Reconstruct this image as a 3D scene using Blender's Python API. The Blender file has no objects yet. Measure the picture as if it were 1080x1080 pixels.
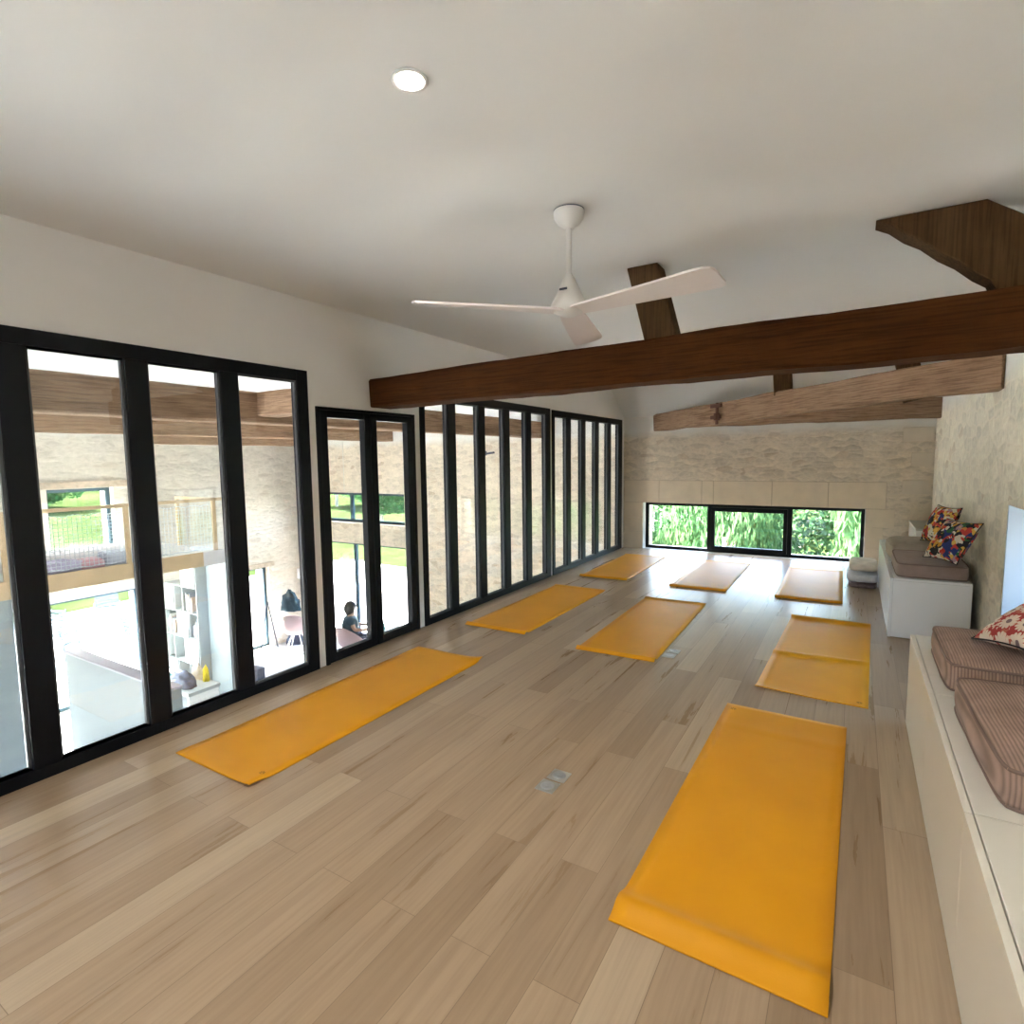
import bpy, bmesh, math, random
import numpy as np
from mathutils import Vector, Matrix, Euler, noise
random.seed(7)
PI = math.pi
COL = bpy.context.scene.collection

# ------------------------------------------------------------------ node helpers
def new_mat(name):
    m = bpy.data.materials.new(name); m.use_nodes = True
    nt = m.node_tree; nt.nodes.clear()
    return m, nt
class N:
    def __init__(s, nt): s.nt = nt
    def n(s, t, **kw):
        x = s.nt.nodes.new(t)
        for k, v in kw.items():
            if k.startswith('i_'):
                key = k[2:]
                key = int(key) if key.isdigit() else key.replace('_', ' ')
                x.inputs[key].default_value = v
            else: setattr(x, k, v)
        return x
    def l(s, a, b): s.nt.links.new(a, b)
    def ramp(s, src, stops, interp='LINEAR'):
        r = s.nt.nodes.new('ShaderNodeValToRGB'); r.color_ramp.interpolation = interp
        el = r.color_ramp.elements
        while len(el) > len(stops): el.remove(el[-1])
        while len(el) < len(stops): el.new(0.5)
        for e, (p, c) in zip(el, stops):
            e.position = p; e.color = (*c, 1) if len(c) == 3 else c
        s.l(src, r.inputs[0]); return r.outputs[0]
    def math(s, op, a, b=None, c=None):
        x = s.nt.nodes.new('ShaderNodeMath'); x.operation = op
        for i, v in enumerate((a, b, c)):
            if v is None: continue
            if isinstance(v, (int, float)): x.inputs[i].default_value = v
            else: s.l(v, x.inputs[i])
        return x.outputs[0]
    def mix(s, fac, a, b, mode='MIX'):
        x = s.nt.nodes.new('ShaderNodeMix'); x.data_type = 'RGBA'; x.blend_type = mode
        for i, v in ((0, fac), (6, a), (7, b)):
            if isinstance(v, (int, float)): x.inputs[i].default_value = v
            elif isinstance(v, tuple): x.inputs[i].default_value = (*v, 1) if len(v) == 3 else v
            else: s.l(v, x.inputs[i])
        return x.outputs[2]
    def coords(s, kind='Object', scale=(1, 1, 1), rot=(0, 0, 0), loc=(0, 0, 0)):
        tc = s.nt.nodes.new('ShaderNodeTexCoord'); mp = s.nt.nodes.new('ShaderNodeMapping')
        mp.inputs['Scale'].default_value = scale; mp.inputs['Rotation'].default_value = rot; mp.inputs['Location'].default_value = loc
        s.l(tc.outputs[kind], mp.inputs[0]); return mp.outputs[0]
    def out(s, bsdf):
        o = s.nt.nodes.new('ShaderNodeOutputMaterial'); s.l(bsdf, o.inputs[0])
    def bump(s, h, strength=.3, dist=.01):
        b = s.nt.nodes.new('ShaderNodeBump'); b.inputs['Strength'].default_value = strength; b.inputs['Distance'].default_value = dist
        s.l(h, b.inputs['Height']); return b.outputs[0]

def pbr(name, col, rough=.5, metal=0, spec=.5, var=0, vscale=8, bump=0, bscale=40, coat=0, sheen=0):
    m, nt = new_mat(name); g = N(nt)
    b = g.n('ShaderNodeBsdfPrincipled'); b.inputs['Roughness'].default_value = rough
    b.inputs['Metallic'].default_value = metal; b.inputs['Specular IOR Level'].default_value = spec
    b.inputs['Coat Weight'].default_value = coat; b.inputs['Sheen Weight'].default_value = sheen
    b.inputs['Base Color'].default_value = (*col, 1)
    co = g.coords()
    if var:
        t = g.n('ShaderNodeTexNoise', i_Scale=vscale, i_Detail=4.0); g.l(co, t.inputs['Vector'])
        lo = tuple(c * (1 - var) for c in col); hi = tuple(min(1, c * (1 + var)) for c in col)
        g.l(g.ramp(t.outputs['Fac'], [(.3, lo), (.7, hi)]), b.inputs['Base Color'])
    if bump:
        t = g.n('ShaderNodeTexNoise', i_Scale=bscale, i_Detail=4.0); g.l(co, t.inputs['Vector'])
        g.l(g.bump(t.outputs['Fac'], bump), b.inputs['Normal'])
    g.out(b.outputs[0]); return m

def wood_beam(name, dark, mid, light, axis=0, rough=.7):
    m, nt = new_mat(name); g = N(nt)
    sc = [7, 7, 7]; sc[axis] = .7
    co = g.coords('Object', tuple(sc))
    a = g.n('ShaderNodeTexNoise', i_Scale=2.2, i_Detail=8.0, i_Roughness=.6, i_Distortion=.8); g.l(co, a.inputs['Vector'])
    sc2 = [30, 30, 30]; sc2[axis] = 1.2
    co2 = g.coords('Object', tuple(sc2))
    f = g.n('ShaderNodeTexNoise', i_Scale=3.0, i_Detail=6.0); g.l(co2, f.inputs['Vector'])
    co3 = g.coords('Object', (1, 1, 1))
    k = g.n('ShaderNodeTexNoise', i_Scale=3.5, i_Detail=5.0, i_Roughness=.7); g.l(co3, k.inputs['Vector'])
    base = g.ramp(a.outputs['Fac'], [(.3, dark), (.5, mid), (.72, light)])
    base = g.mix(.4, base, g.ramp(k.outputs['Fac'], [(.35, dark), (.62, light)]))
    base = g.mix(.35, base, g.ramp(f.outputs['Fac'], [(.38, tuple(c*.45 for c in dark)), (.55, light)]), 'MIX')
    b = g.n('ShaderNodeBsdfPrincipled'); b.inputs['Roughness'].default_value = .85; b.inputs['Specular IOR Level'].default_value = .15
    g.l(base, b.inputs['Base Color'])
    h = g.math('ADD', a.outputs['Fac'], f.outputs['Fac']); h = g.math('ADD', h, k.outputs['Fac'])
    g.l(g.bump(h, .35, .008), b.inputs['Normal'])
    g.out(b.outputs[0]); return m

def stone_mat(name, base=(.50, .43, .33), plaster_z=1.75, white=(.72, .69, .63), sx=3.2, sz=11, plane='xz', contrast=1.0):
    """rubble courses below a soft line, lime plaster above"""
    m, nt = new_mat(name); g = N(nt)
    if plane == 'xz': sc = (sx, 1.2, sz)
    else: sc = (1.2, sx, sz)
    co0 = g.coords('Object')
    w = g.n('ShaderNodeTexNoise', i_Scale=2.5, i_Detail=3.0); g.l(co0, w.inputs['Vector'])
    mp = g.coords('Object', sc)
    add = nt.nodes.new('ShaderNodeVectorMath'); add.operation = 'MULTIPLY_ADD'
    g.l(w.outputs['Color'], add.inputs[0]); add.inputs[1].default_value = (.9, .9, .9); g.l(mp, add.inputs[2])
    v = g.n('ShaderNodeTexVoronoi', feature='F1', i_Scale=1.0, i_Randomness=.85); g.l(add.outputs[0], v.inputs['Vector'])
    e = g.n('ShaderNodeTexVoronoi', feature='DISTANCE_TO_EDGE', i_Scale=1.0, i_Randomness=.85); g.l(add.outputs[0], e.inputs['Vector'])
    sep = nt.nodes.new('ShaderNodeSeparateColor'); g.l(v.outputs['Color'], sep.inputs[0])
    s1 = tuple(c*(1-.22*contrast) for c in base); s2 = tuple(min(1, c*(1+.18*contrast)) for c in base)
    stone = g.ramp(sep.outputs[0], [(0, s1), (.5, base), (1, s2)])
    fine = g.n('ShaderNodeTexNoise', i_Scale=19.0, i_Detail=8.0, i_Roughness=.75); g.l(co0, fine.inputs['Vector'])
    big = g.n('ShaderNodeTexNoise', i_Scale=1.7, i_Detail=4.0); g.l(co0, big.inputs['Vector'])
    stone = g.mix(.42, stone, g.ramp(fine.outputs['Fac'], [(.33, tuple(c*.68 for c in base)), (.62, tuple(min(1, c*1.25) for c in base))]))
    mort = tuple(min(1, c*1.08) for c in base)
    edge = g.ramp(e.outputs['Distance'], [(.02, (1, 1, 1)), (.13, (0, 0, 0))])
    edge = g.math('MULTIPLY', edge, g.ramp(big.outputs['Fac'], [(.4, (.25, .25, .25)), (.6, (.95, .95, .95))]))
    stone = g.mix(edge, stone, mort)
    # dark iron-brown stones here and there
    sp = g.ramp(sep.outputs[1], [(.93, (0, 0, 0)), (.96, (1, 1, 1))])
    stone = g.mix(g.math('MULTIPLY', sp, .42*contrast-.12), stone, (base[0]*.62, base[1]*.5, base[2]*.4))
    # plaster above
    sx_ = nt.nodes.new('ShaderNodeSeparateXYZ'); g.l(co0, sx_.inputs[0])
    zz = g.math('ADD', sx_.outputs[2], g.math('MULTIPLY', g.math('SUBTRACT', big.outputs['Fac'], .5), .22))
    pf = nt.nodes.new('ShaderNodeMapRange'); pf.inputs[1].default_value = plaster_z-.05; pf.inputs[2].default_value = plaster_z+.09
    g.l(zz, pf.inputs[0])
    plast = g.ramp(big.outputs['Fac'], [(.3, tuple(c*.94 for c in white)), (.7, white)])
    c = g.mix(pf.outputs[0], stone, plast)
    b = g.n('ShaderNodeBsdfPrincipled', i_Roughness=.93); b.inputs['Specular IOR Level'].default_value = .15
    g.l(c, b.inputs['Base Color'])
    inv = g.math('SUBTRACT', 1.0, pf.outputs[0])
    h = g.math('ADD', g.math('MULTIPLY', g.math('MINIMUM', e.outputs['Distance'], .35), 2.2), fine.outputs['Fac'])
    h = g.math('ADD', g.math('MULTIPLY', h, inv), g.math('MULTIPLY', fine.outputs['Fac'], .15))
    g.l(g.bump(h, .45, .016), b.inputs['Normal'])
    g.out(b.outputs[0]); return m

def floor_mat():
    m, nt = new_mat('oak laminate'); g = N(nt)
    co = g.coords('Object', (1, 1, 1), (0, 0, PI/2))
    br = g.n('ShaderNodeTexBrick', offset=.37, offset_frequency=2)
    br.inputs['Scale'].default_value = 1; br.inputs['Brick Width'].default_value = 1.28; br.inputs['Row Height'].default_value = .145
    br.inputs['Mortar Size'].default_value = .0012; br.inputs['Mortar Smooth'].default_value = .1; br.inputs['Bias'].default_value = 0
    br.inputs['Color1'].default_value = (0, 0, 0, 1); br.inputs['Color2'].default_value = (1, 1, 1, 1); br.inputs['Mortar'].default_value = (.5, .5, .5, 1)
    g.l(co, br.inputs['Vector'])
    rgb = nt.nodes.new('ShaderNodeSeparateColor'); g.l(br.outputs['Color'], rgb.inputs[0])
    tone = g.ramp(rgb.outputs[0], [(0, (.35, .248, .155)), (.3, (.40, .29, .187)), (.6, (.43, .315, .205)), (.85, (.46, .345, .23)), (1, (.53, .415, .285))])
    # grain, shifted per plank
    sh = nt.nodes.new('ShaderNodeCombineXYZ'); g.l(g.math('MULTIPLY', rgb.outputs[0], 7.0), sh.inputs[0]); g.l(g.math('MULTIPLY', rgb.outputs[0], 11.0), sh.inputs[2])
    co2 = g.coords('Object', (9, .55, 1))
    ad = nt.nodes.new('ShaderNodeVectorMath'); ad.operation = 'ADD'; g.l(co2, ad.inputs[0]); g.l(sh.outputs[0], ad.inputs[1])
    gr = g.n('ShaderNodeTexNoise', i_Scale=1.6, i_Detail=7.0, i_Roughness=.62, i_Distortion=.5); g.l(ad.outputs[0], gr.inputs['Vector'])
    co3 = g.coords('Object', (70, 2.2, 1))
    fi = g.n('ShaderNodeTexNoise', i_Scale=1.0, i_Detail=5.0); g.l(co3, fi.inputs['Vector'])
    gt = g.ramp(gr.outputs['Fac'], [(.25, (.84, .82, .80)), (.5, (1, 1, 1)), (.75, (1.06, 1.06, 1.05))])
    c = g.mix(1.0, tone, gt, 'MULTIPLY')
    ft = g.ramp(fi.outputs['Fac'], [(.35, (.93, .92, .915)), (.6, (1.03, 1.03, 1.03))])
    c = g.mix(1.0, c, ft, 'MULTIPLY')
    c = g.mix(g.math('MULTIPLY', br.outputs['Fac'], .55), c, (.16, .11, .07))
    b = g.n('ShaderNodeBsdfPrincipled', i_Roughness=.27); b.inputs['Specular IOR Level'].default_value = .32
    g.l(c, b.inputs['Base Color'])
    g.l(g.ramp(gr.outputs['Fac'], [(.3, (.26, .26, .26)), (.7, (.33, .33, .33))]), b.inputs['Roughness'])
    h = g.math('SUBTRACT', 1.0, br.outputs['Fac'])
    g.l(g.bump(h, .08, .002), b.inputs['Normal'])
    g.out(b.outputs[0]); return m

def glass_mat(name='clear glass', tint=(.97, .985, .98)):
    m, nt = new_mat(name); g = N(nt)
    geo = nt.nodes.new('ShaderNodeNewGeometry')
    d = nt.nodes.new('ShaderNodeVectorMath'); d.operation = 'DOT_PRODUCT'
    g.l(geo.outputs['Normal'], d.inputs[0]); g.l(geo.outputs['Incoming'], d.inputs[1])
    c = g.math('ABSOLUTE', d.outputs['Value'])
    f = g.math('POWER', g.math('SUBTRACT', 1.0, c), 5.0)
    f = g.math('ADD', g.math('MULTIPLY', f, .9), .042)
    tr = g.n('ShaderNodeBsdfTransparent'); tr.inputs[0].default_value = (*tint, 1)
    gl = g.n('ShaderNodeBsdfGlossy'); gl.inputs['Roughness'].default_value = 0.0
    mx = g.n('ShaderNodeMixShader'); g.l(f, mx.inputs[0]); g.l(tr.outputs[0], mx.inputs[1]); g.l(gl.outputs[0], mx.inputs[2])
    g.out(mx.outputs[0]); return m

def mat_rubber(name):
    m, nt = new_mat(name); g = N(nt)
    co = g.coords('Object')
    v = g.n('ShaderNodeTexVoronoi', i_Scale=260.0); g.l(co, v.inputs['Vector'])
    n = g.n('ShaderNodeTexNoise', i_Scale=3.0, i_Detail=3.0); g.l(co, n.inputs['Vector'])
    b = g.n('ShaderNodeBsdfPrincipled', i_Roughness=.5); b.inputs['Specular IOR Level'].default_value = .28
    g.l(g.ramp(n.outputs['Fac'], [(.3, (.80, .345, .006)), (.7, (.86, .385, .010))]), b.inputs['Base Color'])
    g.l(g.bump(v.outputs['Distance'], .12, .002), b.inputs['Normal'])
    g.out(b.outputs[0]); return m

def corduroy(name, col, axis=0, pitch=95.0):
    m, nt = new_mat(name); g = N(nt)
    co = g.coords('Object')
    sx = nt.nodes.new('ShaderNodeSeparateXYZ'); g.l(co, sx.inputs[0])
    w = g.math('SINE', g.math('MULTIPLY', sx.outputs[axis], 2*PI*pitch))
    w = g.math('ADD', g.math('MULTIPLY', w, .5), .5)
    n = g.n('ShaderNodeTexNoise', i_Scale=9.0, i_Detail=4.0); g.l(co, n.inputs['Vector'])
    c = g.ramp(w, [(0, tuple(x*.68 for x in col)), (.5, col), (1, tuple(x*1.15 for x in col))])
    c = g.mix(1.0, c, g.ramp(n.outputs['Fac'], [(.3, (.85, .85, .85)), (.7, (1.1, 1.1, 1.1))]), 'MULTIPLY')
    b = g.n('ShaderNodeBsdfPrincipled', i_Roughness=.85); b.inputs['Sheen Weight'].default_value = .08; b.inputs['Specular IOR Level'].default_value = .2
    g.l(c, b.inputs['Base Color']); g.l(g.bump(w, .35, .004), b.inputs['Normal'])
    g.out(b.outputs[0]); return m

def floral_bold(name, seed=0.0):
    m, nt = new_mat(name); g = N(nt)
    co = g.coords('Object', (1, 1, 1), (0, 0, 0), (seed, seed*.7, 0))
    w = g.n('ShaderNodeTexNoise', i_Scale=16.0, i_Detail=2.0); g.l(co, w.inputs['Vector'])
    ad = nt.nodes.new('ShaderNodeVectorMath'); ad.operation = 'MULTIPLY_ADD'
    g.l(w.outputs['Color'], ad.inputs[0]); ad.inputs[1].default_value = (.05, .05, .05); g.l(co, ad.inputs[2])
    v = g.n('ShaderNodeTexVoronoi', i_Scale=17.0); g.l(ad.outputs[0], v.inputs['Vector'])
    sp = nt.nodes.new('ShaderNodeSeparateColor'); g.l(v.outputs['Color'], sp.inputs[0])
    c = g.ramp(sp.outputs[0], [(0, (.02, .02, .03)), (.16, (.60, .04, .03)), (.30, (.78, .70, .56)), (.44, (.75, .38, .05)), (.56, (.03, .05, .22)), (.66, (.75, .68, .55)), (.78, (.04, .16, .06)), (.86, (.66, .06, .05)), (.94, (.45, .28, .33))], 'CONSTANT')
    v2 = g.n('ShaderNodeTexVoronoi', i_Scale=38.0); g.l(ad.outputs[0], v2.inputs['Vector'])
    s2 = nt.nodes.new('ShaderNodeSeparateColor'); g.l(v2.outputs['Color'], s2.inputs[0])
    c2 = g.ramp(s2.outputs[1], [(0, (.02, .02, .03)), (.35, (.80, .74, .62)), (.6, (.65, .08, .05)), (.8, (.78, .50, .10))], 'CONSTANT')
    c = g.mix(g.ramp(s2.outputs[0], [(.6, (0, 0, 0)), (.62, (1, 1, 1))]), c, c2)
    b = g.n('ShaderNodeBsdfPrincipled', i_Roughness=.8); g.l(c, b.inputs['Base Color']); g.out(b.outputs[0]); return m

def daisy_mat(name):
    m, nt = new_mat(name); g = N(nt)
    co = g.coords('Object')
    S = 11.0
    v = g.n('ShaderNodeTexVoronoi', voronoi_dimensions='2D', i_Scale=S, i_Randomness=.45); g.l(co, v.inputs['Vector'])
    df = nt.nodes.new('ShaderNodeVectorMath'); df.operation = 'SUBTRACT'; g.l(co, df.inputs[0]); g.l(v.outputs['Position'], df.inputs[1])
    sx = nt.nodes.new('ShaderNodeSeparateXYZ'); g.l(df.outputs[0], sx.inputs[0])
    ang = g.math('ARCTAN2', sx.outputs[1], sx.outputs[0])
    pet = g.math('ABSOLUTE', g.math('COSINE', g.math('MULTIPLY', ang, 6.0)))
    r = g.math('DIVIDE', v.outputs['Distance'], 1.0)
    lim = g.math('ADD', g.math('MULTIPLY', g.math('POWER', pet, .5), .22), .24)
    ispet = g.math('LESS_THAN', r, lim); isc = g.math('LESS_THAN', r, .13)
    n = g.n('ShaderNodeTexVoronoi', i_Scale=60.0); g.l(co, n.inputs['Vector'])
    s2 = nt.nodes.new('ShaderNodeSeparateColor'); g.l(n.outputs['Color'], s2.inputs[0])
    bg = g.ramp(s2.outputs[0], [(0, (.52, .06, .05)), (.6, (.60, .16, .10)), (.72, (.85, .62, .48))], 'CONSTANT')
    c = g.mix(ispet, bg, (.86, .72, .60)); c = g.mix(isc, c, (.26, .17, .17))
    b = g.n('ShaderNodeBsdfPrincipled', i_Roughness=.8); g.l(c, b.inputs['Base Color']); g.out(b.outputs[0]); return m

def leaf_mat(name, c1, c2):
    m, nt = new_mat(name); g = N(nt)
    co = g.coords('Object')
    n = g.n('ShaderNodeTexNoise', i_Scale=1.6, i_Detail=5.0); g.l(co, n.inputs['Vector'])
    c = g.ramp(n.outputs['Fac'], [(.35, c1), (.65, c2)])
    d = g.n('ShaderNodeBsdfDiffuse'); t = g.n('ShaderNodeBsdfTranslucent'); g.l(c, d.inputs[0]); g.l(c, t.inputs[0])
    mx = g.n('ShaderNodeMixShader', i_0=.45); g.l(d.outputs[0], mx.inputs[1]); g.l(t.outputs[0], mx.inputs[2])
    g.out(mx.outputs[0]); return m

def emit(name, col, s):
    m, nt = new_mat(name); g = N(nt)
    e = g.n('ShaderNodeEmission', i_Strength=s); e.inputs[0].default_value = (*col, 1); g.out(e.outputs[0]); return m

M = {}
M['ceil'] = pbr('white ceiling paint', (.80, .80, .78), .9, spec=.1, var=.015, vscale=1.5, bump=.03, bscale=6)
M['wall'] = pbr('white wall paint', (.80, .785, .755), .9, spec=.1, var=.02, vscale=2, bump=.05, bscale=30)
M['hallceil'] = pbr('hall ceiling paint', (.82, .81, .79), .9, spec=.1)
M['black'] = pbr('black aluminium', (.0035, .005, .008), .42, metal=0, spec=.22)
M['bead'] = pbr('grey glazing bead', (.07, .078, .085), .5)
M['beamA'] = wood_beam('dark stained beam', (.040, .0125, .003), (.068, .022, .005), (.098, .035, .008), 0)
M['beamPost'] = wood_beam('post oak', (.050, .024, .009), (.085, .042, .017), (.12, .066, .03), 2)
M['beamB'] = wood_beam('aged brown beam', (.20, .115, .065), (.31, .185, .11), (.42, .28, .18), 0)
M['beamH'] = wood_beam('hall beam brown', (.15, .085, .05), (.24, .14, .09), (.33, .21, .14), 1)
M['stone_end'] = stone_mat('rubble stone end wall', (.71, .615, .49), 1.78, (.80, .77, .71), plane='xz', sx=6, sz=15, contrast=1.15)
M['stone_right'] = stone_mat('limewashed rubble stone', (.84, .785, .66), 1.95, (.86, .84, .79), plane='yz', contrast=.95, sx=4.6, sz=9)
M['stone_west'] = stone_mat('rubble stone hall wall', (.68, .63, .56), 1.95, (.80, .79, .76), plane='yz', sx=4.2, sz=11, contrast=.8)
M['dressed'] = pbr('dressed limestone', (.78, .67, .52), .85, spec=.2, var=.06, vscale=5, bump=.08, bscale=60)
M['dressed2'] = pbr('paler limestone', (.72, .63, .51), .85, spec=.2, var=.06, vscale=5, bump=.08, bscale=60)
M['joint'] = pbr('lime joint', (.52, .43, .33), .9, spec=.1)
M['floor'] = floor_mat()
M['hallfloor'] = pbr('pale polished concrete', (.52, .53, .55), .45, var=.06, vscale=3)
M['glass'] = glass_mat()
M['mat'] = mat_rubber('yellow orange mat foam')
M['matlogo'] = pbr('debossed mat emblem', (.42, .17, .012), .6)
M['white'] = pbr('white lacquer', (.80, .80, .78), .35)
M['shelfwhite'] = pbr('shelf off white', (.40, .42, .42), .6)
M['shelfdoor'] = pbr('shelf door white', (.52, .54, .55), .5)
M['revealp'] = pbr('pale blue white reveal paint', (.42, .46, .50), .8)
M['cream'] = pbr('cream lacquer', (.88, .84, .73), .28, spec=.5)
M['creamtop'] = pbr('cream lid board', (.84, .81, .72), .30, spec=.5)
M['benchwhite'] = pbr('cool white lacquer', (.88, .88, .87), .25)
M['fan'] = pbr('fan white plastic', (.72, .70, .67), .38)
M['blade'] = pbr('fan blade pinkish white', (.72, .655, .63), .45)
M['chrome'] = pbr('brushed steel', (.62, .63, .64), .30, metal=.85)
M['steel2'] = pbr('steel plate', (.55, .54, .50), .38, metal=.7)
M['cord'] = corduroy('brown corduroy', (.42, .285, .225))
M['cordpipe'] = pbr('brown piping', (.24, .165, .135), .85)
M['brownfab'] = pbr('brown cushion cotton', (.34, .245, .205), .9, var=.08, vscale=20, sheen=.2)
M['taupe'] = pbr('taupe cushion cotton', (.50, .43, .345), .9, var=.08, vscale=20)
M['floralA'] = floral_bold('bold floral print', 0.0)
M['floralB'] = floral_bold('bold floral print dark', 3.3)
M['daisy'] = daisy_mat('red daisy print')
M['darkpipe'] = pbr('dark piping', (.03, .02, .02), .8)
M['blanketw'] = pbr('white blue blanket', (.74, .77, .82), .9, var=.12, vscale=14, bump=.4, bscale=30)
M['blanketb'] = pbr('beige blanket', (.72, .65, .56), .9, var=.15, vscale=10, bump=.4, bscale=30)
M['blankets'] = pbr('mauve striped blanket', (.27, .19, .19), .9, var=.35, vscale=30)
M['gap'] = pbr('dark shadow gap board', (.03, .027, .022), .9)
M['pine'] = pbr('pale pine', (.62, .45, .27), .55, var=.08, vscale=6)
M['net'] = pbr('white netting cord', (.66, .72, .80), .8)
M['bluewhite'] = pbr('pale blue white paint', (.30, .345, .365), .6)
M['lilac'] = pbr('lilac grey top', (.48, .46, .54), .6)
M['pink'] = pbr('pink tub shell', (.62, .44, .44), .5)
M['navy'] = pbr('dark navy fabric', (.035, .055, .10), .85)
M['teal'] = pbr('dark teal fabric', (.03, .07, .10), .85)
M['darkgrey'] = pbr('dark grey', (.07, .08, .11), .7)
M['greycloth'] = pbr('grey blue cloth', (.13, .15, .21), .9, var=.3, vscale=15)
M['beigecloth'] = pbr('beige cloth', (.55, .45, .36), .9, var=.2, vscale=15)
M['yellow'] = pbr('yellow plastic', (.80, .62, .03), .5)
M['tealobj'] = pbr('teal fabric', (.12, .42, .45), .7)
M['red'] = pbr('red paint', (.60, .05, .05), .5)
M['skin'] = pbr('skin', (.50, .29, .20), .55)
M['hair'] = pbr('black hair', (.012, .010, .012), .5)
M['jeans'] = pbr('dark trousers', (.05, .06, .10), .85)
M['terrwood'] = pbr('blue grey garden metal', (.03, .055, .08), .5)
M['paving'] = pbr('pale stone paving', (.50, .495, .49), .8, var=.06, vscale=2)
M['lawn'] = pbr('lawn green', (.024, .036, .012), .95, spec=0, var=.45, vscale=.35)
M['leafA'] = leaf_mat('willow leaves', (.045, .115, .045), (.12, .21, .09))
M['leafB'] = leaf_mat('bush leaves', (.02, .10, .035), (.07, .19, .06))
M['bark'] = pbr('pale bark', (.45, .40, .32), .9)
M['lampglow'] = emit('lamp glow', (1, .90, .74), 30)
M['cable'] = pbr('thin pale cable', (.7, .68, .62), .6)
M['paper'] = pbr('book paper', (.75, .73, .70), .8)
M['book1'] = pbr('book grey cover', (.28, .30, .34), .7)
M['book2'] = pbr('book brown cover', (.40, .28, .22), .7)
M['roof'] = pbr('pale blue boarding', (.50, .56, .68), .7, var=.05)
M['lilacpillow'] = pbr('lilac pillow', (.45, .42, .62), .9)
M['pinkpillow'] = pbr('pink pillow', (.68, .35, .40), .9)
M['sheet'] = pbr('white sheet', (.80, .78, .80), .9)

# ------------------------------------------------------------------ mesh helpers
def bx(bm, x0, x1, y0, y1, z0, z1, mi=0):
    vs = [bm.verts.new((x, y, z)) for x in (x0, x1) for y in (y0, y1) for z in (z0, z1)]
    F = [(0, 1, 3, 2), (4, 6, 7, 5), (0, 4, 5, 1), (2, 3, 7, 6), (0, 2, 6, 4), (1, 5, 7, 3)]
    for f in F:
        fc = bm.faces.new([vs[i] for i in f]); fc.material_index = mi
def prism(bm, pts, y0, y1, mi=0, axis=1):
    def P(a, b, t): return (a, t, b) if axis == 1 else ((t, a, b) if axis == 0 else (a, b, t))
    A = [bm.verts.new(P(a, b, y0)) for a, b in pts]; B = [bm.verts.new(P(a, b, y1)) for a, b in pts]
    n = len(pts)
    bm.faces.new(A).material_index = mi; bm.faces.new(B[::-1]).material_index = mi
    for i in range(n): bm.faces.new([A[i], B[i], B[(i+1) % n], A[(i+1) % n]]).material_index = mi
def tube(bm, pts, r, seg=8, cap=True, mi=0):
    pts = [Vector(p) for p in pts]; rings = []
    rr = r if isinstance(r, (list, tuple)) else [r]*len(pts)
    up = Vector((0, 0, 1))
    for i, p in enumerate(pts):
        d = (pts[min(i+1, len(pts)-1)] - pts[max(i-1, 0)]).normalized()
        a = d.cross(up)
        if a.length < 1e-3: a = d.cross(Vector((1, 0, 0)))
        a.normalize(); b = d.cross(a).normalized()
        rings.append([bm.verts.new(p + (a*math.cos(2*PI*k/seg) + b*math.sin(2*PI*k/seg))*rr[i]) for k in range(seg)])
    for i in range(len(rings)-1):
        for k in range(seg):
            f = bm.faces.new([rings[i][k], rings[i][(k+1) % seg], rings[i+1][(k+1) % seg], rings[i+1][k]]); f.smooth = True; f.material_index = mi
    if cap:
        bm.faces.new(rings[0][::-1]).material_index = mi; bm.faces.new(rings[-1]).material_index = mi
def lathe(bm, prof, seg=32, c=(0, 0), mi=0):
    rings = []
    for r, z in prof:
        rings.append([bm.verts.new((c[0]+r*math.cos(2*PI*k/seg), c[1]+r*math.sin(2*PI*k/seg), z)) for k in range(seg)] if r > 1e-5 else [bm.verts.new((c[0], c[1], z))])
    for a, b in zip(rings[:-1], rings[1:]):
        for k in range(seg):
            k2 = (k+1) % seg
            if len(a) == 1 and len(b) == 1: continue
            if len(a) == 1: f = bm.faces.new([a[0], b[k], b[k2]])
            elif len(b) == 1: f = bm.faces.new([a[k], b[0], a[k2]])
            else: f = bm.faces.new([a[k], b[k], b[k2], a[k2]])
            f.smooth = True; f.material_index = mi
def obj(name, bm, mat, parent=None, loc=(0, 0, 0), rot=(0, 0, 0), bevel=0, seg=2, smooth=False, solid=0):
    bmesh.ops.recalc_face_normals(bm, faces=bm.faces)
    me = bpy.data.meshes.new(name); bm.to_mesh(me); bm.free()
    o = bpy.data.objects.new(name, me); COL.objects.link(o)
    for m_ in (mat if isinstance(mat, (list, tuple)) else [mat]): me.materials.append(m_)
    o.location = loc; o.rotation_euler = rot
    if parent: o.parent = parent
    if smooth:
        for p in me.polygons: p.use_smooth = True
    if bevel:
        b = o.modifiers.new('bevel', 'BEVEL'); b.width = bevel; b.segments = seg; b.limit_method = 'ANGLE'; b.angle_limit = math.radians(40)
    return o
def tag(o, label=None, cat=None, group=None, kind=None):
    if label: o['label'] = label
    if cat: o['category'] = cat
    if group: o['group'] = group
    if kind: o['kind'] = kind
    return o
def struct(name, bm, mat, label, cat, **kw): return tag(obj(name, bm, mat, **kw), label, cat, kind='structure')
def thing(name, label, cat, loc=(0, 0, 0), rz=0, group=None, kind=None):
    o = bpy.data.objects.new(name, None); COL.objects.link(o); o.location = loc; o.rotation_euler = (0, 0, rz)
    o.empty_display_size = .1
    return tag(o, label, cat, group, kind)
def dup(root, loc=None, rz=None, label=None, group=None):
    r = root.copy(); COL.objects.link(r)
    if loc is not None: r.location = loc
    if rz is not None: r.rotation_euler = (0, 0, rz)
    if label: r['label'] = label
    if group: r['group'] = group
    for ch in list(root.children):
        c = ch.copy(); COL.objects.link(c); c.parent = r
        for g_ in list(ch.children):
            d = g_.copy(); COL.objects.link(d); d.parent = c
    return r
BM = bmesh.new
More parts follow.
